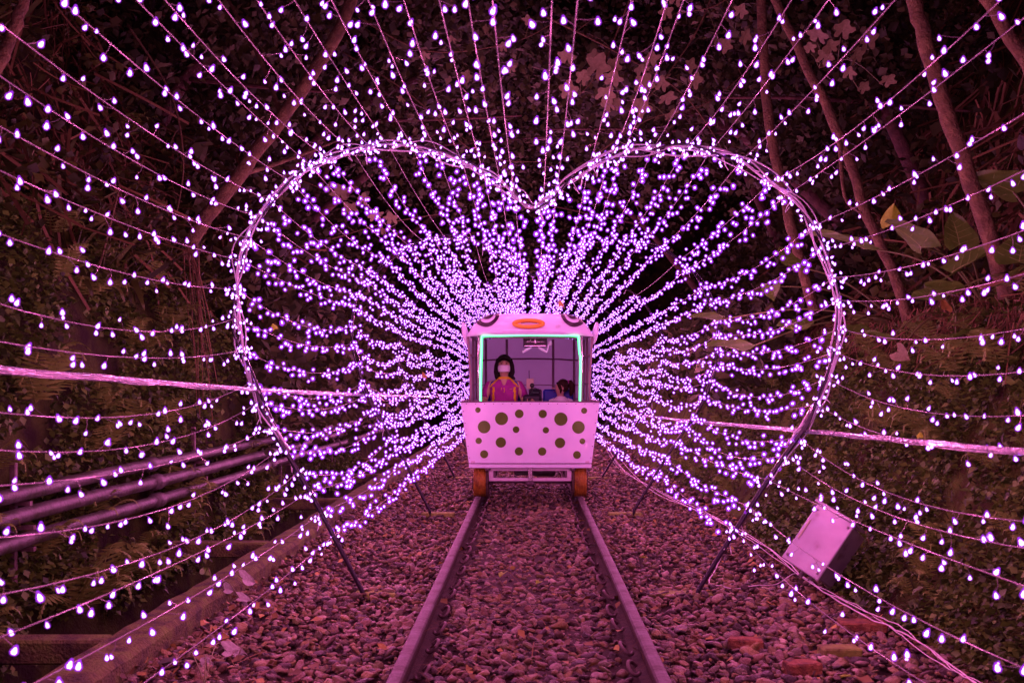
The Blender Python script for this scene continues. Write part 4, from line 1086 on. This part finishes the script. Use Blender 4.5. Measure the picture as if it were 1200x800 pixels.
# thicket that hangs over the line further on
TK = [((-3.8, 13, 3.2), (-1.4, 14.0, 5.6), (1.9, 1.6, 1.2)), ((4.2, 13, 3.2), (1.6, 14.5, 5.4), (1.9, 1.6, 1.1)), ((-4.2, 17, 3.6), (-.2, 18.0, 6.4), (2.6, 1.8, 1.7)), ((4.6, 18, 3.6), (2.6, 19.0, 7.6), (2.8, 1.8, 1.8)), ((-5, 21, 4), (-3.2, 22.0, 8.2), (2.8, 1.8, 2.0)),
      ((4.2, 23, 3.0), (1.2, 24, 6.2), (3.0, 1.5, 2.2)), ((-4.4, 25, 3.0), (-2.0, 26, 6.0), (3.0, 1.5, 2.2)), ((-4.4, 11, 3.4), (-3.4, 11.6, 5.2), (1.2, 1.2, 1.0)), ((4.4, 10.8, 3.0), (3.5, 11.6, 5.0), (1.1, 1.2, 1.0))]
tl = ['leafy tree overhanging the tunnel from the left, above the heart dip', 'leafy tree overhanging the tunnel from the right, above the heart dip', 'broad tree crown over the middle of the line behind the first overhanging trees',
      'tall tree crown high over the right side of the line', 'tall tree crown high over the left side of the line', 'far tree over the line on the right, low behind the strings', 'far tree over the line on the left, low behind the strings',
      'leafy tree on the left slope above the slanting trunk', 'leafy tree on the right slope above the thin reddish trunk']
for k, (bs, c, rad) in enumerate(TK):
    bs, c = Vector(bs), Vector(c); md_ = bs.lerp(c, .5)+Vector((0, 0, .4))
    tree([bs, md_, c], .09, .05, tl[k], 'bark_dark', (tuple(c), rad, 5200), [(md_, md_.lerp(c, .6)+Vector((.8, -.5, -.5)), c+Vector((1.3, -.8, -.8))), (md_, md_.lerp(c, .5)+Vector((-.8, -.4, -.3)), c+Vector((-1.4, -.6, -.6)))], 20+k)

# --- sprays of large pale lobed leaves
def lobed_mesh(seed):
    r = random.Random(seed); n = 24; v = [(0, 0, 0)]; 
    for i in range(n):
        a = -PI/2+2*PI*i/n; k = math.cos((a-PI/2)*2.5)
        rad = .30+.24*abs(k)**1.5+.08*max(0, math.sin(a))+r.uniform(-.04, .04)-(.22 if i == 0 else 0)
        v.append((rad*math.cos(a), .38+rad*math.sin(a), -.12*rad*math.cos(a)**2-.06*math.sin(a)))
    v[0] = (0, .35, .03)
    f = [(0, 1+i, 1+(i+1) % n) for i in range(n)]
    me = bpy.data.meshes.new('leaf'); me.from_pydata(v, [], f); me.materials.append(M['leaf_pale']); me.update(); return me
LB = [lobed_mesh(k) for k in range(4)]
def spray(name, pxs, y, label, stem, rnd, size=.17):
    base = P(stem[0][0], stem[0][1], y+.1); t = empty(name, base, label, 'leafy branch', 'branches with large pale leaves')
    b = MB(); sp = spline([P(a, c, y+.1)-base for a, c in stem], 5); b.tube(sp, [.011*(1-.6*i/len(sp)) for i in range(len(sp))], 6); b.build('stem', M['bark'], t, smooth=True)
    for (a, c, sz) in pxs:
        q = P(a, c, y+rnd.uniform(-.15, .1))-base; nr = min(sp, key=lambda w: (w-q).length)
        o = link('leaf', LB[rnd.randrange(4)], t); o.location = q
        o.rotation_euler = (rnd.uniform(.5, 1.3), rnd.uniform(-.5, .5), math.atan2(q.y-nr.y-.3, q.x-nr.x)-PI/2+rnd.uniform(-.5, .5)); s = sz*.85*y/F; o.scale = (s, s, s)
        b = MB(); b.tube([nr, nr.lerp(q, .5)+Vector((0, 0, .02)), q], .003, 4, cap=False); b.build('leaf_stalk', M['stem_green'], t)
rr = random.Random(9)
spray('leafy_branch', [(664, 75, 26), (695, 90, 34), (714, 85, 24), (716, 100, 28), (665, 115, 26), (703, 118, 28), (697, 76, 22), (680, 98, 20)], 9.2, 'cluster of large pale lobed leaves right of the top centre strings', [(760, -60), (730, 20), (705, 80), (680, 110)], rr)
spray('leafy_branch', [(762, 78, 26), (752, 88, 20), (750, 108, 28), (774, 106, 22), (745, 135, 30), (778, 122, 26), (716, 130, 24), (806, 84, 20), (812, 104, 24), (784, 140, 22), (725, 128, 18)], 9.4, 'cluster of large pale lobed leaves hanging nearer the right lobe top', [(850, -50), (820, 30), (780, 90), (745, 130)], rr)
spray('leafy_branch', [(958, 50, 32), (985, 44, 28), (1018, 58, 28), (962, 74, 24), (1004, 74, 24), (975, 62, 24), (993, 92, 20), (1035, 100, 22), (950, 62, 18), (1008, 108, 18)], 7.9, 'cluster of large pale leaves between the two leaning trunks, upper right', [(1080, -60), (1040, 10), (1000, 60), (960, 80)], rr)
spray('leafy_branch', [(400, 235, 26), (415, 250, 22), (440, 258, 22), (460, 262, 20), (450, 275, 16), (388, 225, 16), (425, 240, 18)], 10.8, 'cluster of pale leaves seen through the left lobe of the nearest heart', [(300, 190), (350, 210), (410, 235), (465, 262)], rr)
spray('leafy_branch', [(790, 5, 22), (782, 22, 20), (870, 50, 20), (845, 60, 22), (865, 20, 20)], 9.0, 'pale leaves at the top of the view right of the centre', [(880, -60), (850, 0), (800, 15)], rr)
spray('leafy_branch', [(470, 120, 14), (500, 70, 16), (590, 60, 14), (545, 95, 16), (620, 30, 18), (600, 85, 14), (570, 40, 14), (530, 50, 14)], 11.0, 'loose pale leaves high above the left side of the heart dip', [(420, 20), (500, 60), (600, 50), (660, 20)], rr)

# --- elephant ear plants on the right ledge
def taro_leaf(m, seed):
    def edge(t):   # half width along the leaf, t 0 (back lobes) .. 1 (tip)
        return .40*math.sin(min(1, (t*.93+.10))**.62*PI)**.75+.0
    def fn(u, v):
        t = v; w = edge(t); a = 2*u-1; notch = -.18*(1-abs(a))*max(0, 1-t*5)
        return Vector((a*w, t*1.0-.22-notch*1.0, .10*abs(a)**1.2-.25*(t-.2)**2+.018*math.sin(abs(a)*9+t*14)*abs(a)))
    b = MB(); b.grid(fn, 12, 14)
    def on(x, t): w = max(edge(t), .02); return fn(.5+.5*max(-1, min(1, x/w)), t)+Vector((0, 0, .004))
    b.tube([on(0, t) for t in np.linspace(.06, .97, 9)], [.010*(1-.09*i) for i in range(9)], 4, mi=1, cap=False)
    for k in range(5):
        t0 = .2+k*.13
        for sd in (-1, 1): b.tube([on(sd*q*edge(min(.97, t0+.10*q)), min(.97, t0+.12*q)) for q in (0, .35, .7, .95)], [.006, .005, .004, .002], 3, mi=1, cap=False)
    me = bpy.data.meshes.new('leaf'); me.from_pydata(b.v, [], b.f); me.materials.append(M[m]); me.materials.append(M['vein'] if m == 'leaf_taro' else M[m]); me.polygons.foreach_set('material_index', b.m); me.polygons.foreach_set('use_smooth', [True]*len(b.f)); me.update(); return me
TL = {m: taro_leaf(m, 1) for m in ('leaf_taro', 'leaf_yellow', 'leaf_white', 'leaf_brown', 'leaf_pale')}
def taro(label, base, leaves, cat='elephant ear plant', group='elephant ear plants', stem_r=.009):
    base = Vector(base); t = empty('elephant_ear_plant', base, label, cat, group)
    for (px, py, y, L, m, roll, pitch, az) in leaves:
        q = P(px, py, y)-base
        o = link('leaf', TL[m], t); o.location = q; o.rotation_euler = (pitch, roll, az); s = L*y/F*.9; o.scale = (s, s, s)
        b = MB(); b.tube(spline([Vector((0, 0, 0)), q*.5+Vector((0, 0, .10)), q], 5), [stem_r*(1-.4*i/11) for i in range(11)], 6); b.build('leaf_stalk', M['stem_green'], t, smooth=True)
taro('elephant ear plant with a yellow leaf between the slim and thick trunks', side_loc(1, .50, 6.5), [
    (1045, 262, 6.4, 34, 'leaf_yellow', 0, 1.25, 3.0), (1078, 288, 6.3, 72, 'leaf_taro', .1, .75, PI/2+.2), (1124, 285, 6.2, 62, 'leaf_taro', 0, 1.3, .15), (1118, 318, 6.1, 80, 'leaf_taro', .5, .6, -PI/2-.5), (1010, 290, 6.8, 85, 'leaf_taro', -.2, .45, PI/2-.1)])
taro('elephant ear plant behind the thick bare trunk at the right edge', side_loc(1, .52, 5.8), [
    (1188, 225, 5.9, 80, 'leaf_taro', .3, .5, PI/2+.1), (1195, 305, 5.6, 76, 'leaf_taro', .1, .9, -.5), (1180, 330, 5.5, 60, 'leaf_taro', -.3, .5, -PI/2), (1110, 345, 5.9, 58, 'leaf_taro', .3, .4, PI/2+.6), (1199, 175, 6.0, 34, 'leaf_white', .3, 1.2, .3)])
taro('elephant ear plant with drooping leaves inside the right lobe, beside the reddish trunk', side_loc(1, .49, 8.0), [
    (905, 335, 8, 34, 'leaf_taro', .3, -.9, 2.6), (870, 410, 7.8, 60, 'leaf_taro', .2, .3, PI/2), (930, 385, 7.6, 56, 'leaf_taro', .2, .4, -.8), (975, 395, 7.4, 66, 'leaf_taro', -.2, .35, -PI/2), (925, 310, 8.1, 50, 'leaf_taro', .2, .9, .4), (840, 375, 8.4, 44, 'leaf_taro', .2, .3, 1.4)])
taro('elephant ear plant with wilted pale leaves hanging over the mossy ledge', side_loc(1, .47, 6.6), [
    (1052, 412, 6.4, 30, 'leaf_pale', 1.0, -1.1, 2.5), (1040, 398, 6.5, 40, 'leaf_taro', 0, .5, PI/2), (1085, 350, 6.3, 46, 'leaf_taro', .2, .6, -.7), (1108, 362, 6.1, 22, 'leaf_brown', .2, 1.1, .3), (1120, 395, 6.0, 44, 'leaf_taro', -.2, .4, -PI/2)])
taro('small sprout with three white wilted leaves on the kerb at the left', G(250, 700, -.05), [
    (262, 688, 6.05, 26, 'leaf_white', .9, -.5, -.9), (285, 678, 6.1, 32, 'leaf_white', .8, -.4, -.8), (240, 672, 6.2, 18, 'leaf_taro', .2, .6, .5), (280, 700, 5.9, 24, 'leaf_white', .5, -.3, -1.2)], stem_r=.004)
taro('wilted white leaves lying on the gravel at the lower left', G(240, 800, -.07), [
    (205, 775, 4.75, 38, 'leaf_white', .4, -.2, 1.3), (265, 762, 4.85, 38, 'leaf_white', .5, -.3, -1.2), (242, 785, 4.7, 44, 'leaf_white', .9, -.2, -.5)], stem_r=.003)
# dead palm frond bundle under the slanting trunk
t = empty('dead_frond', P(222, 285, 8.4), 'brown dead fronds hanging down the left wall below the slanting trunk', 'dead fronds')
base = Vector(t.location); rr = random.Random(12)
for k in range(14):
    x0 = 218+rr.uniform(-3, 16); b = MB(); L_ = rr.uniform(90, 215); dx = rr.uniform(5, 32)
    pts = spline([P(x0, 285+rr.uniform(-6, 10), 8.4), P(x0+dx*.3+rr.uniform(-3, 3), 285+L_*.35, 8.35), P(x0+dx*.7+rr.uniform(-3, 3), 285+L_*.7, 8.3), P(x0+dx, 285+L_, 8.25)], 5)
    b.tube([p-base for p in pts], [rr.uniform(.004, .013)*(1-.4*i/16) for i in range(16)], 5, flat=.4); b.build('strip', M['dead_frond'], t, smooth=True)
# bare twigs crossing the dark
TW = [([(640, 20), (720, 60), (800, 110), (850, 180)], 10, 'thin bare twig slanting down right of the heart dip'), ([(300, 300), (380, 282), (450, 262), (520, 250)], 11.5, 'thin bare twig seen through the left heart lobe'),
      ([(400, 60), (480, 110), (560, 180), (640, 190)], 12, 'thin bare twig above the dip of the heart'), ([(150, 30), (200, 110), (215, 190), (205, 260)], 8.5, 'thin bare twig hanging in the dark upper left'),
      ([(985, 150), (1000, 210), (1030, 280)], 8.2, 'thin bare twig hanging beside the slim leaning trunk'), ([(60, 430), (110, 330), (140, 220)], 7, 'thin bare stem rising from the left wall'),
      ([(700, 180), (760, 140), (830, 120), (900, 60)], 11, 'thin bare branch rising behind the right heart lobe')]
for pts, y, lab in TW:
    sp = spline([P(a, c, y+rr.uniform(-.2, .2)) for a, c in pts], 6); b = MB(); k = len(sp); b.tube(sp, [.012*(1-.6*i/k) for i in range(k)], 5)
    for j in range(3, k-2, 3):
        d = Vector((rr.uniform(-.3, .3), rr.uniform(-.1, .1), rr.uniform(-.3, .2))); b.tube([sp[j], sp[j]+d*.5+Vector((0, 0, .03)), sp[j]+d], [.005, .004, .002], 4)
    o = b.build('bare_twig', M['bark'], smooth=True); tag(o, lab, 'twig', 'bare twigs in the background')
# single fallen leaves that stand out on the ballast
FL = [(590, 671, 14, 'leaf_yellow', 'yellow fallen leaf between the rails, left of centre'), (632, 681, 10, 'leaf_yellow', 'small yellow fallen leaf between the rails, right of the centre line'), (468, 630, 18, 'leaf_brown', 'orange fallen leaf left of the rails by the second arch leg'), (450, 628, 14, 'leaf_brown', 'rust coloured fallen leaf next to the orange one left of the rails'),
      (425, 650, 14, 'leaf_brown', 'tan fallen leaf near the left foot of the nearest heart arch'), (757, 653, 10, 'leaf_yellow', 'yellow fallen leaf just right of the right rail'), (905, 708, 22, 'leaf_brown', 'large dry leaf on the gravel left of the power cords'), (833, 692, 12, 'leaf_brown', 'brown fallen leaf at the right foot of the nearest arch'),
      (445, 758, 18, 'leaf_brown', 'dry orange leaf left of the left rail near the bottom'), (995, 792, 20, 'leaf_yellow', 'yellow leaf scraps at the bottom edge below the mossy brick'), (1080, 745, 14, 'leaf_yellow', 'yellowish leaf beside the power cords near the bank'), (680, 610, 8, 'leaf_brown', 'small brown leaf beside the right rail near the cart')]
for px, py, L_, m, lab in FL:
    q = G(px, py, -.062); o = link('fallen_leaf', TL[m]); o.location = q; o.rotation_euler = (rr.uniform(-.3, .3), rr.uniform(-.3, .3), rr.uniform(0, 6.28)); s = L_*q.y/F*.95; o.scale = (s, s, s)
    tag(o, lab, 'leaf', 'fallen leaves on the ballast')
for px, py, y, lab in ((322, 385, 7.5, 'yellow leaf caught in the strings inside the left heart lobe'), (497, 442, 10, 'orange dead leaf caught in the left light strings'), (1078, 512, 5, 'small yellow leaf stuck on the right side bar'), (657, 358, 12, 'small orange leaf caught in the strings above the cart')):
    o = link('caught_leaf', TL['leaf_yellow' if 'yellow' in lab else 'leaf_brown']); o.location = P(px, py, y); o.rotation_euler = (1.2, rr.uniform(-.6, .6), rr.uniform(2.5, 3.6)); s = 9*y/F; o.scale = (s, s, s); tag(o, lab, 'leaf', 'leaves caught in the light strings')
